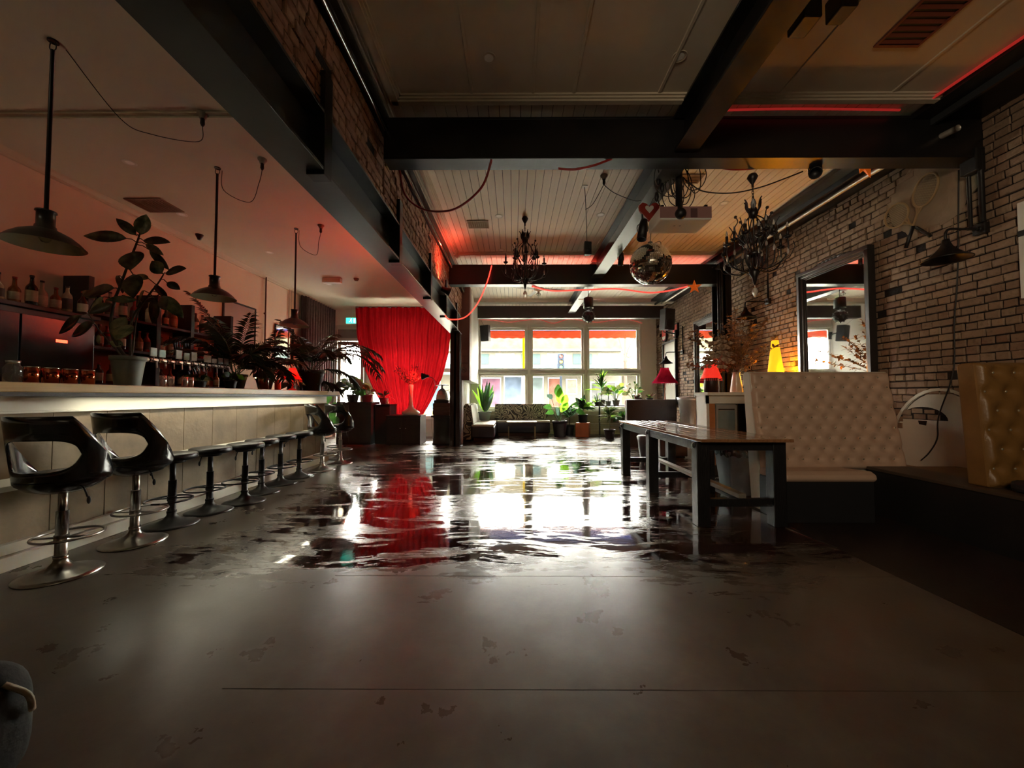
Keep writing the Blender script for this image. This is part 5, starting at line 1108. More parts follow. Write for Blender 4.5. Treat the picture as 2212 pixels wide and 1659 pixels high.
# grey waste bin with black liner
t = thing('waste_bin', 'grey tapered waste bin with a black liner between table and booth', 'bin', (2.63, 4.55, 0))
MB().hexa([(-.12, -.12, 0), (.12, -.12, 0), (.12, .12, 0), (-.12, .12, 0)], [(-.17, -.17, .52), (.17, -.17, .52), (.17, .17, .52), (-.17, .17, .52)]).build('body', mat('grey_plastic', (.12, .13, .15), .5), t, bevel=.02)
def bag(u, v):
    a = 2 * pi * u; c, s_ = cos(a), sin(a); q = 1 / max(abs(c), abs(s_)); rr = .178 * min(q, 1.25) * (1 + .05 * sin(u * 90 + v * 5) * v)
    return (rr * c * lerp(1, .85, v * v), rr * s_ * lerp(1, .85, v * v), .46 + .12 * v + .012 * sin(u * 70))
MB().grid(bag, 80, 8).build('liner', mat('black_bin_bag', (.015, .015, .016), .2, bump=.6, bscale=20), t)
MB().box(-.14, .14, -.14, .14, .50, .505).build('liner_fill', M_black, t)

# ---- white-topped sideboard with drinks fridge
t = thing('sideboard', 'white-topped sideboard with a glass-door drinks fridge and open bays', 'sideboard', (3.5, 5.85, 0))
def sd(x0, x1, y0, y1, z0, z1): return MB().box(x0 - 3.5, x1 - 3.5, y0 - 5.85, y1 - 5.85, z0, z1)
sd(2.80, 4.40, 5.50, 5.93, 1.17, 1.215).box(3.62 - 3.5, 4.40 - 3.5, 5.93 - 5.85, 6.33 - 5.85, 1.17, 1.215).build('top', M_winwhite, t, bevel=.004)
sd(2.82, 4.34, 5.58, 5.61, 1.05, 1.17).build('fascia', M_winwhite, t)
for a, b in ((2.82, 2.86), (3.26, 3.28), (3.44, 3.48), (3.98, 4.02), (4.30, 4.34)): sd(a, b, 5.58, 5.90, 0, 1.17 if a < 2.9 or a > 3.4 else 1.05).build('divider', M_winwhite if a < 2.9 else M_black, t)
sd(2.82, 4.34, 5.88, 5.91, 0, 1.17).build('back', mat('warm_timber_back', (.30, .11, .035), .6, var=.3, stretch=(1, 1, 5)), t)
sd(2.86, 4.30, 5.6, 5.88, .12, .15).box(2.86 - 3.5, 4.30 - 3.5, 5.6 - 5.85, 5.88 - 5.85, 0, .12).build('floor_board', M_darkbrown, t)
sd(3.48, 3.98, 5.62, 5.88, .62, .64).build('shelf', M_winwhite, t)
sd(2.86, 2.955, 5.6, 5.63, .15, 1.05).build('timber_strip', mat('orange_timber', (.45, .17, .05), .5, var=.2, stretch=(1, 1, 5)), t)
fb = sd(2.96, 3.26, 5.6, 5.87, .16, 1.04).build('fridge_body', mat('fridge_grey', (.30, .33, .33), .4), t)
fd = MB().box(2.96 - 3.5, 3.26 - 3.5, -.275, -.25, .95, 1.03).box(2.96 - 3.5, 3.26 - 3.5, -.275, -.25, .18, .23).box(2.96 - 3.5, 2.985 - 3.5, -.275, -.25, .23, .95).box(3.23 - 3.5, 3.26 - 3.5, -.275, -.25, .23, .95).build('fridge_door', mat('fridge_frame', (.28, .30, .30), .35), t)
MB().box(2.985 - 3.5, 3.23 - 3.5, -.268, -.262, .23, .95).build('glass', mat('misty_fridge_glass', (.16, .24, .27), .12, var=.25, scale=6, coat=.4), fd); MB().box(2.99 - 3.5, 3.22 - 3.5, -.29, -.275, .96, .975).build('handle', M_black, fd)
gbt = None
for i in range(14):
    x = 3.52 + (i % 7) * .062; y = 5.70 + (i // 7) * .09; lab = ('green bottle in the sideboard bay, %s row, ' % ('front', 'back')[i // 7]) + ('beside the fridge' if i % 7 == 0 else order_words[i % 7 - 1] + ' from the fridge')
    if gbt is None:
        gbt = bottle_proto(0, .24, .026, lab); gbt.location = (x, y, .64); gbt['group'] = 'green bottles in the open sideboard bay'
    else: dup(gbt, (x, y, .64), 0, lab, 'green bottles in the open sideboard bay')
ZS = 1.216
t = thing('white_jug', 'white and amber jug vase holding the dried bouquet', 'vase', (3.31, 5.66, ZS))
MB().lathe([(0, 0), (.085, 0), (.088, .01), (.06, .2), (.048, .27), (.06, .30), (.055, .30), (.043, .27), (0, .2)], 28).tube(catmull([(.05, 0, .27), (.11, 0, .25), (.10, 0, .12), (.078, 0, .08)], 5), .008).build('body', mat('glazed_white', (.66, .60, .46), .3, coat=.3), t)
r_ = random.Random(11); mb = MB(); spray(mb, (0, 0, .25), 44, .88, 1.22, r_, .042, dens=36); mb.build('dried_branches', [mat('dried_brown_leaf', (.26, .14, .07), .85, var=.4), M_stem], t)['kind'] = 'stuff'
mb = MB()
for i in range(46):
    a = r_.uniform(0, 2 * pi); rr = r_.uniform(.02, .26); z = r_.uniform(.48, .85); c = (-.24 + rr * cos(a) * .9, rr * sin(a) * .6 - .05, z - rr * .6)
    for k in range(7): mb.leaf(c, (cos(k * .9), sin(k * .9) - .3, .35), .085, .06, .3, (0, -1, .3), 3, 0, .2, .8)
mb.build('pale_blooms', mat('dried_pale_flower', (.52, .40, .28), .8, var=.3), t)['kind'] = 'stuff'
t = thing('yellow_cone_lamp', 'glowing yellow truncated-cone lamp against the brick wall', 'lamp', (4.22, 6.13, ZS))
MB().lathe([(.17, .0), (.165, .01), (.055, .84), (.0, .845)], 6).build('shade', mat('yellow_glow_shade', (.9, .5, .02), .5, emit=(1, .40, .010), es=.62, var=.1), t); MB().lathe([(0, 0), (.12, 0), (.12, .02), (0, .02)], 20).build('base', M_black, t)
point('yellow_lamp_light', (4.30, 5.93, ZS + .30), 18, (1, .33, .015), .08)
t = shade_lamp('red_bead_lamp', 'glowing red beaded lamp on a dark base beside the dried bouquet', (2.97, 5.72, ZS), 0.075, .145, .25, .21, mat('red_beaded_shade', (.7, .02, .02), .35, emit=(1, .04, .02), es=.3, bump=.9, bscale=60), M_black, 2.5, (1, .06, .02), baseprof=[(0, 0), (.10, 0), (.10, .2), (.09, .225), (.03, .24), (.012, .26), (0, .3)])
# booth seen from behind near the window, with lamp and bromeliads on its ledge
t = thing('dark_booth', 'dark brown vinyl booth back standing before the right-hand window plants', 'booth seat', (3.2, 8.75, 0))
MB().prism([(-.06, 0), (.10, 0), (.10, 1.07), (.0, 1.09), (-.05, 1.08)], 'x', -.62, .52).build('back_panel', mat('dark_brown_vinyl', (.045, .026, .026), .4, bump=.2, bscale=60), t, bevel=.01)
MB().box(-.6, .5, .10, .55, .1, .45).build('seat', M_base, t, bevel=.02); MB().box(-.55, .45, -.05, .5, 0, .1).build('base', M_black, t)
for i in range(5):
    for j in range(2): MB().ball((-.48 + i * .22, -.058, .92 - j * .22), .012, 8, sc3=(1, .5, 1)).build('button', M_black, t)
t = thing('back_table', 'narrow dark table behind the brown booth carrying the fringed lamp', 'table', (3.5, 9.7, 0)); MB().box(-.6, .45, -.25, .25, .97, 1.0).build('top', M_darkbrown, t, bevel=.004)
for sx in (-.56, .38):
    for sy in (-.22, .18): MB().box(sx, sx + .04, sy, sy + .04, 0, .97).build('leg', M_darkbrown, t)
t = shade_lamp('fringed_lamp', 'crimson bell-shaded lamp with bead fringe behind the brown booth', (3.82, 9.62, 1.0), .10, .31, .38, .50, cloth_mat('crimson_shade', (.34, .012, .045), .4), mat('brass_stand', (.35, .15, .1), .35, .6), 0, None, baseprof=[(0, 0), (.10, 0), (.09, .02), (.02, .04), (.012, .3), (.02, .35), (.010, .4), (.010, .7), (0, .7)])
strap('bromeliad', 'striped bromeliad beside the fringed lamp behind the booth', (3.42, 9.6, 1.0), (.06, .09, .12), 18, (.2, .34), (.025, .04), (15, 80), 51, [G_olive, G_lime, leaf_mat('bronze_leaf', (.2, .07, .05))], droop=1.0)
strap('bromeliad', 'dark reddish bromeliad at the window end of the booth ledge', (3.12, 9.6, 1.0), (.06, .09, .1), 14, (.18, .28), (.04, .06), (20, 80), 52, [leaf_mat('bronze_leaf', (.2, .07, .05)), G_dark], droop=.9)
t = thing('silver_tub_chair', 'silver-grey metal tub chair between booth and sideboard', 'chair', (3.68, 7.9, 0), R(20))
def tub(u, v):
    a = R(-200 + 220 * u); rr = .26 - .05 * sin(pi * v) + .04 * v; return (rr * cos(a), rr * sin(a), lerp(.42, 1.14 - .15 * sin(pi * u) * 0, v))
MB().grid(tub, 30, 12).build('backrest', mat('brushed_silver', (.50, .52, .54), .32, .7, var=.2, scale=12, bump=.2), t, solid=.02); MB().lathe([(0, .42), (.22, .42), (.24, .45), (.22, .48), (0, .485)], 24).build('seat', M_leatherblk, t)
for a in (45, 135, 225, 315): MB().cyl((.16 * cos(R(a)), .16 * sin(R(a)), .42), (.22 * cos(R(a)), .22 * sin(R(a)), 0), .013).build('leg', M_chrome, t)
t = thing('table_under_booth', 'grey tapered side stool under the far end of the long table', 'stool', (2.45, 7.0, 0)); MB().lathe([(0, 0), (.13, 0), (.19, .42), (.17, .44), (0, .44)], 24).build('body', mat('grey_plastic', (.12, .13, .15), .5), t); t.name = 'grey_stool'
t = thing('dark_cube_stool', 'dark brown cube stool on the floor beyond the long table', 'stool', (3.0, 7.4, 0)); MB().box(-.26, .26, -.24, .24, .03, .42).build('body', mat('oxblood_vinyl', (.05, .018, .016), .4), t, bevel=.02); MB().box(-.22, .22, -.2, .2, 0, .03).build('feet', M_black, t)

# ================================================================ ON THE BRICK WALL
def big_mirror(lab, y0, y1, z0, z1, d=.09, w=.12, fm_=None, lean=0.0):
    t = thing('wall_mirror', lab, 'mirror', (XR - .025, (y0 + y1) / 2, (z0 + z1) / 2)); hy, hz = (y1 - y0) / 2, (z1 - z0) / 2; fm_ = fm_ or M_black
    mt = mat('mirror_frame_black', (.03, .027, .025), .32, coat=.3)
    for k, (a, b, dd) in enumerate(((0, .05, d), (.05, .085, d * .72), (.085, .105, d * .5), (.105, w, d * .3))):
        m_ = MB(); a0, b0 = a, b
        m_.box(-dd, 0, -hy + a0, hy - a0, hz - b0, hz - a0).box(-dd, 0, -hy + a0, hy - a0, -hz + a0, -hz + b0).box(-dd, 0, -hy + a0, -hy + b0, -hz + b0, hz - b0).box(-dd, 0, hy - b0, hy - a0, -hz + b0, hz - b0)
        m_.build('frame_moulding', mt, t, bevel=.004)
    MB().box(-d * .32, -.004, -hy + w, hy - w, -hz + w, hz - w).build('mirror_glass', M_mirror, t)
    cr = MB()
    for i in range(9):
        a = i / 8 - .5; cr.ball((-.03, a * hy * .9, hz + .01 + .03 * cos(a * 3)), .04, 8, sc3=(.6, 1.3, .7))
    cr.build('crest', mt, t); t.rotation_euler = (0, lean, 0); return t
big_mirror('large black-framed mirror on the bricks above the cream booth', 4.62, 5.80, .95, 3.02)
big_mirror('narrower dark-framed mirror on the bricks behind the steel post', 7.85, 9.15, 1.0, 2.95, w=.13)
wall_frame('framed_print', 'white print in a black frame on the bricks beside the window', 'picture', XR - .02, 10.25, 11.15, .95, 2.72, M_black, mat('white_print', (.75, .74, .66), .3, var=.08, scale=3), sgn=-1, w=.05, d=.07)
def barn_lamp(lab, y, z, cond_top=None, out=.42, dy=-.0):
    t = thing('barn_lamp', lab, 'wall lamp', (XR - .02, y, z), 0, 'black barn lamps on the brick wall')
    MB().box(-.05, 0, -.05, .05, -.05, .05).cyl((-.05, 0, 0), (-.08, 0, 0), .02).build('wall_box', M_black, t, bevel=.005)
    MB().tube(catmull([(-.06, 0, 0), (-.2, dy * .4, .0), (-out + .04, dy * .9, .0), (-out, dy, -.04), (-out, dy, -.11)], 6), .011).build('arm', M_black, t)
    MB().lathe([(0, 0), (.025, -.0), (.03, -.03), (.045, -.07), (.075, -.11), (.12, -.155), (.17, -.185), (.172, -.195), (.165, -.19), (.115, -.16), (.07, -.115), (.03, -.07), (0, -.06)], 32, c=(-out, dy, -.10)).build('shade', mat('black_enamel', (.012, .010, .010), .4), t)
    if cond_top: MB().cyl((-.02, 0, .05), (-.02, 0, cond_top - z), .013).build('conduit', M_black, t)
    return t
barn_lamp('black barn lamp under the crossed rackets and conduit', 3.55, 2.73, 3.45, out=.36)
barn_lamp('black barn lamp between the big mirror and the steel post', 6.55, 2.80, 3.7, out=.42)
barn_lamp('black barn lamp above the white framed print', 9.9, 2.32, 3.0, out=.42, dy=.1)
# old rackets crossed on the bricks
M_cane = mat('cane_tan', (.34, .22, .10), .6)
def racket(lab, c, ang, L_, hw, hh2, dx):
    t = thing('racket', lab, 'racket', (XR - .03 - dx, c[0], c[1]), 0, 'old rackets crossed on the bricks'); t.rotation_euler = (R(ang), 0, 0)
    P_ = [(0, hw * cos(2 * pi * i / 30), hh2 * sin(2 * pi * i / 30)) for i in range(30)]
    MB().tube(P_, .011, 8, closed=True).build('head_frame', M_cane, t)
    st = MB()
    for i in range(-6, 7):
        f = i / 7; st.tube([(0, hw * f, -hh2 * sqrt(1 - f * f)), (0, hw * f, hh2 * sqrt(1 - f * f))], .0016, 4); st.tube([(0, -hw * sqrt(1 - f * f), hh2 * f), (0, hw * sqrt(1 - f * f), hh2 * f)], .0016, 4)
    st.build('strings', mat('dusty_gut', (.35, .27, .15), .7), t)
    MB().tube([(0, 0, -hh2), (0, 0, -hh2 - L_ * .45)], .011, 8).tube([(0, -hw * .3, -hh2 * .96), (0, 0, -hh2 - .08)], .008).tube([(0, hw * .3, -hh2 * .96), (0, 0, -hh2 - .08)], .008).build('throat', M_cane, t); MB().tube([(0, 0, -hh2 - L_ * .45), (0, 0, -hh2 - L_)], .017, 8).build('grip', M_black, t)
racket('old oval racket leaning right, head highest, grip down to the left', (4.01, 3.36), 22, .42, .12, .165, .02)
racket('old round racket with its head to the window side, crossed behind', (4.34, 3.24), -42, .38, .13, .14, 0)
cord('hanging_cable', [(XR - .03, 3.72, 3.4), (XR - .03, 3.74, 2.9), (XR - .04, 3.76, 2.3), (XR - .04, 3.80, 1.9), (XR - .035, 3.83, 1.4), (XR - .03, 3.98, .95), (XR - .03, 4.0, .72), (XR - .03, 4.08, .56), (XR - .04, 4.16, .46)], .006, M_cordb, 'black cable hanging down the bricks across the white arch')
tag(MB().box(-.09, 0, -.07, .07, -.10, .12).cyl((-.03, -.05, -.6), (-.03, -.05, .1), .022).cyl((-.03, .045, -.62), (-.03, .045, -.1), .016).build('junction_box', M_black, None, (XR - .02, 3.58, 3.38), bevel=.01), 'black junction box and thick conduits at the wall end of the cross beam', 'junction box')
t = thing('wall_board', 'pale board with a dark stripe on the bricks at the frame edge', 'board', (XR - .02, 3.12, 2.42)); MB().box(-.03, 0, -.17, .17, -.42, .42).build('panel', M_whitewall, t, bevel=.004); MB().box(-.034, -.03, -.17, .17, .12, .17).build('stripe', M_black, t)
# speakers
def speaker(lab, loc, rz, s=1.0, tilt=0, arm=None):
    t = thing('speaker', lab, 'speaker', loc, rz); t.rotation_euler = (tilt, 0, rz)
    MB().prism([(-.15 * s, -.12 * s), (.15 * s, -.12 * s), (.10 * s, .13 * s), (-.10 * s, .13 * s)], 'z', -.26 * s, .26 * s).build('cabinet', mat('black_vinyl_box', (.022, .021, .021), .5), t, bevel=.01)
    MB().box(-.14 * s, .14 * s, -.13 * s, -.12 * s, -.25 * s, .25 * s).build('grille', mat('black_mesh', (.03, .03, .03), .7, bump=.8, bscale=300), t)
    MB().lathe([(.11 * s, 0), (.06 * s, .02), (0, .01)], 20, M=Matrix.Translation((0, -.131 * s, -.10 * s)) @ Matrix.Rotation(R(90), 4, 'X')).build('woofer', M_rubber, t)
    if arm: MB().tube([(0, .12 * s, 0)] + arm, .018, 8).cbox(arm[-1], (.06, .06, .22)).build('bracket', M_black, t)
    return t
speaker('black speaker hung on cords at the left end of the window beam', (-.82, 11.1, 3.05 - .04), R(-25), .9, R(6), [(.0, .2, .0), (-.12, .35, -.05)])
cord('tie_cable', [(-.86, 11.1, 3.2), (-.98, 10.85, 3.42)], .004, M_cordw, 'cord from the left window speaker up to the beam')
speaker('black speaker on a wall bracket at the brick wall end of the window beam', (3.98, 9.85, 3.16), R(20), 1.05, R(4), [(.1, .2, -.3), (.42, .1, -.34)])
speaker('small black speaker hanging on a long flex from the boarded ceiling', (.94, 4.82, 3.05), R(10), .32)
cord('speaker_flex', [(.94, 4.82, 3.13), (.93, 4.8, 3.45), (.91, 4.79, ZC)], .004, M_cordb, 'long flex of the small hanging speaker')
tag(MB().box(-.035, .035, -.035, .035, -.012, 0).build('ceiling_plate', M_winwhite, None, (.91, 4.79, ZC), bevel=.003), 'square white plate where the small speaker flex meets the ceiling', 'ceiling plate')
ceiling_plug(1.10, 4.55, ZC, 'ceiling socket between the hanging speaker and the steel joist')
cord('swag_cord', [(.92, 4.8, 3.55), (1.0, 4.7, 3.58), (1.10, 4.55, 3.74)], .004, M_cordb, 'black flex looping from the hanging speaker to its socket')
cord('swag_cord', [(1.10, 4.55, 3.73), (1.22, 4.5, 3.60), (1.45, 4.45, 3.48), (1.56, 4.42, 3.50)], .004, M_cordb, 'black flex looping from the socket to the projector cables')
t = thing('ceiling_speaker_box', 'black hanging speaker at the top edge above the near bay', 'speaker', (2.17, 2.45, 3.76)); MB().box(-.055, .055, -.08, .06, -.09, .06).build('cabinet', M_black, t, bevel=.01); MB().cyl((0, 0, .05), (0, 0, ZC - .02 - 3.76), .01).build('stem', M_black, t)
t = thing('beam_box_light', 'black box light fixed beside the near joist', 'light fixture', (1.93, 2.45, 3.72)); MB().box(-.06, .06, -.08, .08, -.12, .06).build('housing', M_black, t, bevel=.01); MB().cyl((0, 0, .05), (0, 0, .11), .012).build('stem', M_black, t)

# ---- round red and white plaques below the right speaker
for i, (px, lab) in enumerate(((1437, 'red and white rounded wall plaque nearer the window'), (1455, 'red and white rounded wall plaque nearer the mirror'))):
    y = (11.05, 10.3)[i]
    t = thing('wall_plaque', lab, 'plaque', (XR - .02, y, 2.96), 0, 'red and white plaques on the bricks')
    poly = [(-.16, .18), (.16, .18)] + [(.16 * cos(a), -.08 + -.14 * sin(a)) for a in [pi * k / 12 for k in range(13)]]
    MB().prism(poly, 'x', -.05, 0).build('backing', M_darkbrown, t); MB().prism([(p[0] * .8, p[1] * .8) for p in poly], 'x', -.056, -.05).build('red_field', mat('signal_red', (.6, .05, .03), .4), t); MB().prism([(p[0] * .7, p[1] * .7) for p in poly if p[1] < .0] , 'x', -.062, -.056).build('white_field', M_white, t)

# ================================================================ HANGING FROM THE CEILING
# mirror ball
t = thing('mirror_ball', 'large mirror ball hanging below the steel joist', 'mirror ball', tuple(U(1405, 571, 4.72)))
Rb = .252
MB().ball((0, 0, 0), Rb - .004, 40).build('core', M_black, t)
tl = MB(); nr_ = 36
for i in range(nr_):
    th = pi * (i + .5) / nr_; nc = max(4, int(2 * nr_ * sin(th)))
    for j in range(nc):
        a0, a1 = 2 * pi * (j + .06) / nc, 2 * pi * (j + .94) / nc; t0, t1 = th - pi / nr_ * .46, th + pi / nr_ * .46; jt = rnd.uniform(-.0005, .0005)
        tl.add([((Rb + jt) * sin(q) * cos(a), (Rb + jt) * sin(q) * sin(a), (Rb + jt) * cos(q)) for q, a in ((t0, a0), (t1, a0), (t1, a1), (t0, a1))], [(0, 1, 2, 3)])
tl.build('mirror_tiles', mat('mirror_tile', (.80, .78, .72), .07, 1.0, var=.1, scale=30), t)['kind'] = 'stuff'
MB().cyl((0, 0, Rb - .01), (0, 0, Rb + .03), .03).tube(catmull([(0, 0, Rb + .02), (.005, 0, Rb + .15), (-.03, 0, Rb + .25), (-.05, 0, 3.46 - t.location.z)], 4), .006).tube(catmull([(.02, 0, Rb), (.12, 0, Rb + .04), (.14, 0, Rb - .03)], 4), .005).build('hanger', M_dchrome, t)
# projector on its pole
t = thing('projector', 'white ceiling projector on a black pole', 'projector', (1.80, 4.08, 3.06))
MB().box(-.27, .27, -.16, .18, -.06, .08).build('body', M_whitewall, t, bevel=.012); MB().box(-.27, .27, -.162, -.158, -.04, .08).build('rear_panel', mat('mauve_panel', (.32, .17, .16), .5), t)
MB().box(.05, .12, -.166, -.162, -.035, .06).build('vent_panel', mat('dark_grille', (.12, .06, .06), .6, bump=.6), t); MB().box(-.26, -.02, -.1, .14, .08, .088).build('top_plate', M_black, t)
for sx in (-.24, .22): MB().box(sx, sx + .03, -.12, -.09, .08, .12).build('foot', M_black, t)
for sx in (-.06, .0): MB().lathe([(0, -.0), (.012, 0), (.012, -.003), (0, -.003)], 12, c=(sx, -.02, -.06)).build('button', M_dchrome, t)
MB().cyl((-.06, -.14, .0), (-.06, -.14, ZC - 3.06), .035, n=14).ball((-.06, -.17, .0), .058, 16).build('pole', M_black, t)
M_cb = M_cordb; rc = random.Random(3)
cbn = thing('cable_bundle', 'tangle of black cables and plugs beside the projector pole', 'cables', (1.72, 3.98, 3.45)); mbc = MB()
for i in range(11):
    w, h = rc.uniform(.05, .14), rc.uniform(.10, .22); ox, oz = rc.uniform(-.12, .22), rc.uniform(-.15, .08)
    mbc.tube(catmull([(ox + w * cos(a), rc.uniform(-.03, .03), oz + h * sin(a)) for a in [2 * pi * k / 7 for k in range(7)]], 4, True), .005, 6, closed=True)
mbc.build('loops', M_cb, cbn)
for (x, z) in ((-.18, .0), (-.14, -.08), (-.2, -.18), (-.02, .05)): MB().lathe([(0, .05), (.02, .05), (.026, 0), (.014, -.04), (0, -.05)], 10, c=(x, 0, z)).build('plug', M_black, cbn)
MB().tube(catmull([(-.18, 0, .12), (-.15, 0, -.02), (-.2, 0, -.15), (-.12, .05, -.3)], 5), .006).build('lead', M_cb, cbn)
cord('ceiling_cable', [(1.85, 3.95, 3.42), (2.0, 3.95, 3.32), (2.3, 3.95, 3.30), (2.6, 3.95, 3.36), (2.85, 3.92, 3.44), (2.98, 3.85, 3.47)], .007, M_cb, 'black cable sagging from the projector past the chandelier to the spotlight', k=10)
t = thing('heart_sign', 'red heart-shaped board hanging beside the projector', 'sign', tuple(U(1402, 456, 4.35)))
hp_ = [(.0, -.13), (.115, .0), (.12, .06), (.08, .095), (.035, .085), (0, .05), (-.035, .085), (-.08, .095), (-.12, .06), (-.115, .0)]
MB().prism(hp_, 'y', -.015, .015).build('board', mat('heart_red', (.32, .03, .02), .45), t, bevel=.004); MB().prism([(p[0] * .4, p[1] * .4 + .02) for p in hp_], 'y', -.018, -.015).build('white_patch', M_whitewall, t); MB().cyl((0, 0, .05), (.06, 0, 3.47 - t.location.z), .003).build('wire', M_black, t)
def can_light(lab, loc, tgt, s=1.0, stem=None, ht=None):
    t = thing('spotlight', lab, 'spotlight', loc, 0, 'small black spotlights on the steelwork'); d = (Vector(tgt) - Vector(loc)).normalized(); q = d.to_track_quat('-Z', 'Y').to_matrix().to_4x4()
    MB().lathe([(0, .11 * s), (.03 * s, .11 * s), (.038 * s, .07 * s), (.042 * s, -.08 * s), (.036 * s, -.08 * s), (.03 * s, -.02 * s), (0, -.02 * s)], 18, M=q).build('can', M_black, t)
    MB().tube([(0, 0, 0), (0, 0, (ht or .12) * .5), (0, 0, ht or .12)], .008 * s, 8).tube(catmull([(-.045 * s, 0, 0), (-.045 * s, 0, .05 * s), (0, 0, .075 * s), (.045 * s, 0, .05 * s), (.045 * s, 0, 0)], 3), .005, 6).build('yoke', M_black, t)
    return t
can_light('black spotlight hanging under the cross beam by the orange star', tuple(U(1760, 372, 3.75)), (2.2, 2.6, 2.6), 1.35, ht=.09)
can_light('black spotlight clamped to the joist left of the mirror ball', tuple(U(1388, 500, 4.35)), (1.3, 4.2, 2.0), 1.3, ht=.30)
can_light('small black spotlight on the far part of the joist', tuple(U(1341, 562, 6.2)), (1.7, 6.4, 2.0), 1.1, ht=.12)
can_light('small spotlight on the far cross beam beside the rope light', tuple(U(1398, 566, 6.9)), (2.2, 7.2, 3.4), .8, ht=ZC - U(1398, 566, 6.9).z)
t = thing('beam_spotlight', 'black clamp spotlight with a bright face on the big beam end', 'spotlight', (-1.15, 5.62 + .9, 2.98)); q = Matrix.Rotation(R(-70), 4, 'Y') @ Matrix.Rotation(R(20), 4, 'X')
MB().lathe([(0, .12), (.04, .11), (.05, .03), (.075, -.04), (.07, -.045), (.045, 0), (0, .02)], 20, M=q).build('head', M_black, t); MB().lathe([(0, -.02), (.06, -.035)], 20, M=q).build('face', mat('lamp_face', (.8, .8, .75), .3, emit=(1, .95, .85), es=.7), t); MB().tube([(0, 0, 0), (-.06, 0, .02), (-.10, 0, .04)], .012).build('clamp', M_black, t)
# hanging lantern and faceted globe before the window
Lp = U(1271, 655, 8.3)
t = thing('can_lantern', 'black cylindrical lantern hanging below the second cross beam', 'pendant lamp', tuple(Lp)); MB().lathe([(0, .12), (.10, .115), (.105, .1), (.11, -.11), (.10, -.11), (.09, .05), (0, .06)], 24).build('shade', M_black, t); MB().cyl((0, 0, .11), (0, 0, 3.50 - Lp.z), .008).build('stem', M_black, t); MB().lathe([(0, -.06), (.085, -.07)], 20).build('lens', mat('lamp_face', (.8, .8, .75)), t); MB().box(-.22, .26, -.01, .01, .08, .095).build('bar', M_winwhite, t)
t = thing('faceted_globe', 'black spiky faceted globe hanging under the can lantern', 'ornament', (Lp.x, Lp.y, Lp.z - .29)); import bmesh
bmm = bmesh.new(); bmesh.ops.create_icosphere(bmm, subdivisions=2, radius=.14); me = bpy.data.meshes.new('globe'); bmm.to_mesh(me); bmm.free(); me.materials.append(M_black); o = bpy.data.objects.new('globe', me); C.objects.link(o); o.parent = t
st = MB(); 
for v in me.vertices: st.cyl(v.co, v.co * 1.12, .014, .006, 5)
st.build('studs', M_black, t); MB().cyl((0, 0, .13), (0, 0, .19), .006).build('hook', M_black, t)
# ceiling fan over the window bay
Fp = U(1180, 634, 9.4)
t = thing('ceiling_fan', 'white ceiling fan with broad blades in the window bay', 'ceiling fan', (.62, 9.4, Fp.z + .12)); MB().lathe([(0, .06), (.11, .05), (.13, 0), (.10, -.05), (.05, -.08), (0, -.09)], 24).cyl((0, 0, .05), (0, 0, ZC - t.location.z), .015).build('motor', M_winwhite, t)
for k in range(4): MB().box(.12, .72, -.065, .065, -.004, .004, M=Matrix.Rotation(R(90 * k + 18), 4, 'Z') @ Matrix.Rotation(R(12), 4, 'X')).build('blade', mat('grey_fan_blade', (.30, .29, .26), .5), t, bevel=.002)
for k in range(3): MB().lathe([(0, -.10), (.02, -.10), (.045, -.16), (.055, -.20)], 14, M=Matrix.Rotation(R(120 * k), 4, 'Z') @ Matrix.Translation((.06, 0, .02)) @ Matrix.Rotation(R(25), 4, 'Y')).build('light_cup', M_gl, t)
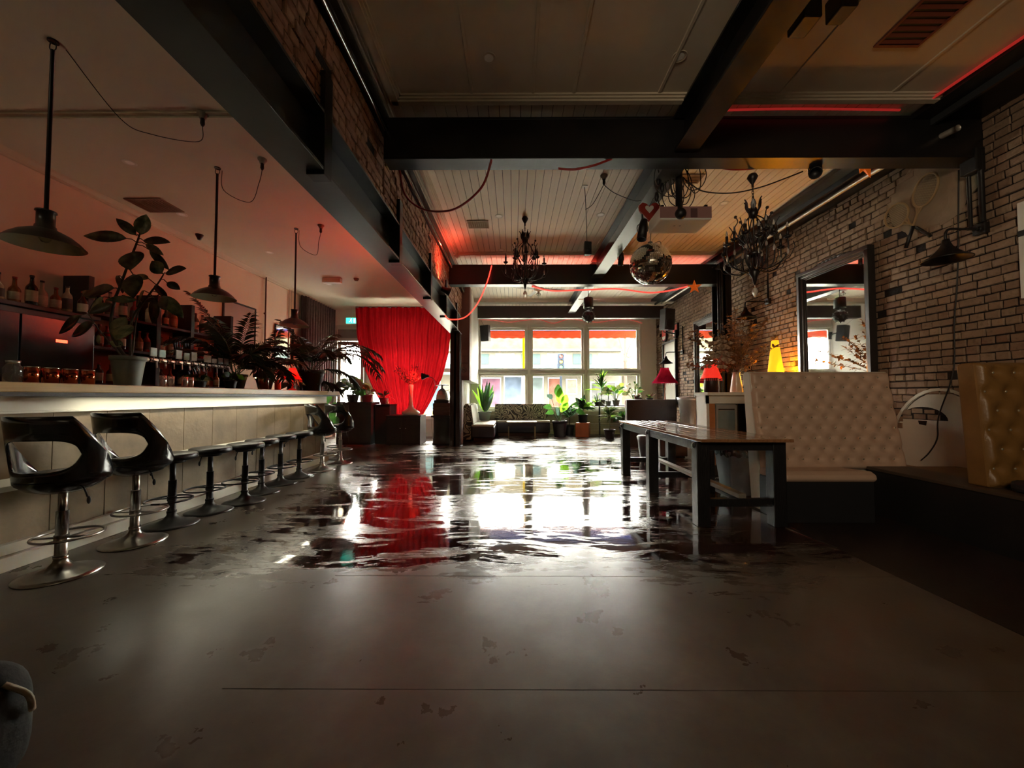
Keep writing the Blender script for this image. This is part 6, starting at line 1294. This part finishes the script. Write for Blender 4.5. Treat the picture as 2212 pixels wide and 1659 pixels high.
# chandeliers
def chandelier(lab, loc, drop):
    t = thing('chandelier', lab, 'chandelier', loc, 0, 'black candle chandeliers'); mk = mat('black_wrought_iron', (.014, .010, .009), .35)
    MB().lathe([(0, 0), (.035, -.0), (.05, -.03), (.035, -.06), (.012, -.10), (.006, -.13), (0, -.13)], 20).build('canopy', mk, t)
    ch = MB(); n = max(2, int(drop / .045))
    for i in range(n):
        z = -.12 - i * (drop - .1) / n; ax = 'X' if i % 2 else 'Y'
        pts = [(.010 * cos(a), 0, .026 * sin(a)) for a in [2 * pi * k / 8 for k in range(8)]]; ch.tube([Matrix.Rotation(R(90 if i % 2 else 0), 3, 'Z') @ Vector(p) + Vector((0, 0, z)) for p in pts], .0028, 5, closed=True)
    ch.build('chain', mk, t); z0 = -drop
    MB().cyl((0, 0, z0 + .02), (0, 0, z0 - .80), .008, n=8).lathe([(0, -.04), (.03, -.05), (.045, -.10), (.03, -.15), (0, -.16)], 16, c=(0, 0, z0)).lathe([(0, -.66), (.04, -.67), (.05, -.71), (.025, -.76), (.012, -.82), (.0, -.84)], 16, c=(0, 0, z0)).lathe([(.05, -.50), (.07, -.52), (.05, -.54)], 16, c=(0, 0, z0)).build('stem', mk, t)
    def arm(pr, az, r_=.007, leafs=()):
        M_ = Matrix.Rotation(az, 4, 'Z'); return MB().tube([M_ @ Vector((x, 0, z0 + z)) for x, z in [(p.x, p.z) for p in catmull([(a, 0, b) for a, b in pr], 6)]], r_, 7)
    for k in range(6):       # crown of upturned leaves
        a = 2 * pi * k / 6; mb = arm([(.02, -.13), (.055, -.06), (.06, .0), (.085, .04)], a, .006); mb.leaf(Matrix.Rotation(a, 4, 'Z') @ Vector((.05, 0, z0 - .08)), Matrix.Rotation(a, 4, 'Z') @ Vector((.25, 0, 1)), .11, .05, 0, (cos(a), sin(a), 0), 5, 0, .2, .8); mb.build('crown_leaf', mk, t)
    for k in range(6):       # cage scrolls
        a = 2 * pi * k / 6 + .26; arm([(.03, -.13), (.10, -.20), (.135, -.30), (.10, -.40), (.05, -.50), (.055, -.60), (.03, -.68)], a, .006).build('cage_scroll', mk, t)
        mb = arm([(.06, -.42), (.13, -.34), (.17, -.24), (.14, -.17), (.16, -.12)], a + .5, .005); mb.ball(Matrix.Rotation(a + .5, 4, 'Z') @ Vector((.16, 0, z0 - .12)), .016, 8); mb.build('scroll', mk, t)
        arm([(.09, -.30), (.17, -.36), (.20, -.30), (.185, -.25), (.215, -.19)], a + .2, .0045).build('tendril', mk, t)
    cry = mat('crystal_drop', (.85, .82, .75), .05, trans=.7, var=.02)
    def cand(az, rr, zc, s=1):
        M_ = Matrix.Rotation(az, 4, 'Z'); mb = arm([(.03, -.66), (rr * .4, -.70), (rr * .8, -.66), (rr, -.58), (rr, zc - .02)], az, .007); mb.tube([M_ @ Vector((x, 0, z0 + z)) for x, z in ((rr * .7, -.68), (rr * 1.05, -.64), (rr * 1.2, -.55), (rr * 1.16, -.50))], .004, 5); ar = mb.build('candle_arm', mk, t)
        c = M_ @ Vector((rr, 0, z0 + zc)); MB().lathe([(0, -.02), (.022, -.015), (.038, .005), (.03, .0), (0, -.005)], 12, c=c).build('drip_cup', mk, ar)
        MB().lathe([(0, 0), (.013, 0), (.013, .085), (0, .085)], 12, c=c).build('candle_tube', mk, ar); MB().lathe([(0, .085), (.008, .088), (.012, .105), (.006, .13), (0, .145)], 10, c=c).build('flame_bulb', cry, ar)
        MB().cyl((c.x, c.y, c.z - .05), (c.x, c.y, c.z - .10), .002, n=4).lathe([(0, -.10), (.006, -.105), (.013, -.14), (.008, -.165), (0, -.17)], 8, c=c).build('crystal_drop', cry, ar)
    for k in range(6): cand(2 * pi * k / 6 + .1, .29, -.44)
    for k in range(6): cand(2 * pi * k / 6 + .6, .17, -.34)
    MB().cyl((0, 0, z0 - .83), (0, 0, z0 - .86), .004, n=5).lathe([(0, -.86), (.02, -.87), (.03, -.90), (.012, -.95), (0, -.96)], 12, c=(0, 0, z0)).build('finial_crystal', cry, t)
    return t
y1 = 5.62; ca = U(1134, 462, y1); chandelier('black candle chandelier in the middle bay over the open floor', (ca.x, y1, ZC), .26)
cb2 = U(1625, 365, 3.80); chandelier('black candle chandelier hanging from the cross beam beside the projector', (cb2.x, 3.80, 3.41), .30)
# downlights, vents
for (px, py, z, nm) in ((1056, 125, ZC - .02, 'left of the joist in the near bay'), (1468, 122, ZC - .02, 'just left of the near joist')):
    d = ray(px, py); tt = (z - CAM_Z) / d.z; downlight(d.x * tt, d.y * tt, z, 'recessed ceiling light %s' % nm, M_ceil, .05)
for (px, py, nm) in ((1078, 467, 'left of the chandelier in the boarded ceiling'), (1297, 464, 'between chandelier and joist in the boarded ceiling'), (1083, 540, 'small and far on the boarded ceiling'), (1564, 439, 'right of the projector')):
    d = ray(px, py); tt = (ZC - CAM_Z) / d.z; downlight(d.x * tt, d.y * tt, ZC, 'recessed ceiling light %s' % nm, M_white, .055)
d = ray(1033, 484); tt = (ZC - CAM_Z) / d.z; vent(d.x * tt, d.y * tt, ZC, .165, .13, 5, 'square tan air grille in the boarded ceiling near the big beam', mat('tan_vent', (.30, .20, .11), .6), mat('vent_tan_back', (.12, .07, .03), .8), cross=9)
vent(2.92, 2.63, ZC - .02, .17, .20, 7, 'dusty louvred air grille coloured as red-lit in the near right bay', mat('red_lit_vent', (.22, .06, .04), .6), M_black)  # red light falling on the grille is put into its slat colour
vent(2.16, 4.62, ZC, .16, .10, 3, 'slim tan ceiling grille beside the projector', mat('tan_vent', (.30, .20, .11), .6))
# orange paper stars
def paper_star(lab, loc, s, rz):
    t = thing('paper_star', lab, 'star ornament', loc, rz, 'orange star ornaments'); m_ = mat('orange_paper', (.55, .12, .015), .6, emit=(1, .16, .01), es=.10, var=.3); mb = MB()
    vs = [(0, -.05 * s, 0), (0, .05 * s, 0)] + [((.15 if k % 2 == 0 else .06) * s * sin(2 * pi * k / 10), 0, (.15 if k % 2 == 0 else .06) * s * cos(2 * pi * k / 10)) for k in range(10)]
    mb.add(vs, [(0, 2 + k, 2 + (k + 1) % 10) for k in range(10)] + [(1, 2 + (k + 1) % 10, 2 + k) for k in range(10)]); mb.build('star', m_, t); MB().cyl((0, 0, .1 * s), (0, 0, .2 * s), .003, n=4).build('wire', M_black, t)
paper_star('large crumpled orange star ornament under the cross beam near the brick wall', tuple(U(1868, 352, 3.80)), 1.1, .4)
paper_star('small orange star ornament under the second cross beam by the post', tuple(U(1500, 620, 7.3)), .95, -.2)

# ---- red rope lights
M_rope = mat('red_rope_light', (.6, .02, .02), .4, emit=(1, .035, .02), es=1.6); M_ropeoff = mat('unlit_red_rope', (.36, .015, .012), .35, coat=.4)
M_ropetop = mat('bright_red_rope', (.6, .02, .02), .4, emit=(1, .05, .025), es=7)
M_vdim = mat('barely_lit_red_rope', (.5, .03, .02), .4, emit=(1, .05, .04), es=.1)
def rope(lab, pts, m, r=.011, k=10):
    o = MB().tube(catmull(pts, k), r, 8).build('rope_light', m); return tag(o, lab, 'rope light', 'red rope lights strung over the hall')
rope('unlit red rope light looping from the near cross beam down to the big beam', [tuple(U(1062, 345, 3.52)), tuple(U(1040, 405, 3.6)), tuple(U(990, 448, 3.8)), tuple(U(945, 457, 4.1)), tuple(U(905, 448, 4.3)), tuple(U(875, 420, 4.15)), tuple(U(864, 372, 3.95)), tuple(U(860, 350, 3.86))], M_ropeoff)
rope('short unlit red rope loop under the middle of the near cross beam', [tuple(U(1322, 343, 3.55)), tuple(U(1280, 358, 3.55)), tuple(U(1240, 366, 3.6)), tuple(U(1206, 364, 3.6))], M_ropeoff)
rope('unlit red rope loop beside the beam-hung chandelier', [tuple(U(1700, 342, 3.6)), tuple(U(1650, 360, 3.7)), tuple(U(1590, 366, 3.72)), tuple(U(1545, 360, 3.72))], M_ropeoff)
rope('glowing red rope light falling from the second cross beam to the big beam', [tuple(U(1062, 574, 7.325)), tuple(U(1052, 610, 7.2)), tuple(U(1032, 655, 7.2)), tuple(U(1005, 685, 7.2)), tuple(U(972, 690, 7.0)), (-1.245, 6.85, 2.622)], M_rope)
rope('coiled glowing red rope light sagging under the second cross beam', [tuple(U(1150, 619, 7.42)), tuple(U(1190, 628, 7.8)), tuple(U(1250, 627, 7.8)), tuple(U(1330, 624, 7.8)), tuple(U(1400, 632, 7.8)), tuple(U(1445, 628, 7.7)), tuple(U(1485, 619, 7.42))], mat('dim_red_rope', (.6, .05, .04), .4, emit=(1, .06, .04), es=.6), .016)
rope('pink-red rope garland pinned along the wall above the windows', [tuple(U(1035 + i * 32, 690 + (6 if i % 3 == 2 else 0) + (2 if i % 2 else 0), 11.74)) for i in range(12)], mat('faint_red_rope', (.62, .12, .10), .4, emit=(1, .1, .08), es=.1), .012)
rope('red rope light running along the pipe at the near right ceiling edge', [(3.72, 3.30, 3.80), (3.76, 2.7, 3.80), (3.82, 2.2, 3.79), (3.8, 1.6, 3.79)], M_vdim, .012)
rope('glowing red rope light resting on the top of the second cross beam', [(-.55, 7.49, 3.742), (.5, 7.48, 3.742), (2.0, 7.49, 3.742), (3.8, 7.48, 3.742)], M_ropetop)
rope('red rope light lying in the trough of the big beam on its bar side', [(-1.47, 4.8, 2.665), (-1.465, 6, 2.665), (-1.47, 7.3, 2.665)], M_rope)
rope('thin red rope light along the conduit at the near cross beam top', [(1.80, 3.47, 3.822), (2.6, 3.45, 3.822), (3.6, 3.47, 3.822)], M_vdim, .010)
# pale conduit bending along the brick wall top
tag(MB().tube(catmull([(4.05, 3.4, 3.60), (4.06, 3.9, 3.66), (4.10, 4.4, 3.715), (4.12, 5.2, 3.73), (4.12, 7.2, 3.735), (4.12, 10.5, 3.735)], 8), .028, 12).build('pipe', mat('pale_galvanised', (.50, .46, .40), .35, .4)), 'pale pipe curving along the top of the brick wall', 'pipe')
tag(MB().tube([(4.0, 7.25, 3.6), (4.0, 7.25, .3)], .010, 6).tube([(3.96, 7.25, 3.6), (3.96, 7.25, 1.0)], .007, 6).build('conduit', M_black), 'thin black conduits on the face of the steel post', 'pipe')
t = thing('post_brackets', 'small bent brackets and bulb at the head of the steel post', 'bracket', (3.92, 7.22, 3.62)); MB().tube(catmull([(-.12, 0, 0), (-.05, 0, .03), (0, 0, 0), (.06, 0, .03), (.12, 0, .0)], 4), .01).box(-.05, .05, -.02, .02, -.03, .0).build('bracket', M_black, t)
# notices on the brown pilaster
t = thing('no_smoking_notice', 'brown no-smoking notice low on the brown boxed pilaster', 'sign', (-1.205, 9.145, 1.80)); MB().box(-.10, .10, -.004, 0, -.14, .14).build('sheet', mat('tan_sheet', (.20, .10, .075), .6), t)
MB().tube([(.06 * cos(2 * pi * i / 24), -.007, .06 * sin(2 * pi * i / 24)) for i in range(24)], .005, 5, closed=True).tube([(-.04, -.007, .04), (.04, -.007, -.04)], .005, 5).box(-.035, .025, -.008, -.005, -.008, .004).tube([(.03, -.007, .0), (.04, -.007, .02)], .003, 5).build('symbol', M_darkbrown, t)
t = thing('paper_notice', 'two plain paper notices above the no-smoking notice', 'notice', (-1.205, 9.145, 2.13)); MB().box(-.09, .09, -.003, 0, .01, .15).box(-.09, .0, -.003, 0, -.15, 0).box(.01, .09, -.003, 0, -.15, 0).build('sheets', mat('tan_sheet', (.20, .10, .075), .6), t)
# dark soft bag at the lower left edge
t = thing('black_bag', 'dark soft bag with a pale edge at the lower left corner', 'bag', (-1.69, 1.08, 0)); MB().grid(lambda u, v: (lambda a, b: (.22 * math.copysign(abs(cos(a)) ** .5, cos(a)) * abs(cos(b)) ** .3, .16 * math.copysign(abs(sin(a)) ** .5, sin(a)) * abs(cos(b)) ** .3, .17 + .17 * math.copysign(abs(sin(b)) ** .6, sin(b))))(2 * pi * u, -pi / 2 + pi * v), 40, 16).build('body', mat('black_canvas', (.012, .011, .010), .8, bump=.5), t); MB().tube(catmull([(.2, .05, .31), (.235, .08, .26), (.225, .1, .2)], 4), .008).build('strap', M_cordw, t)
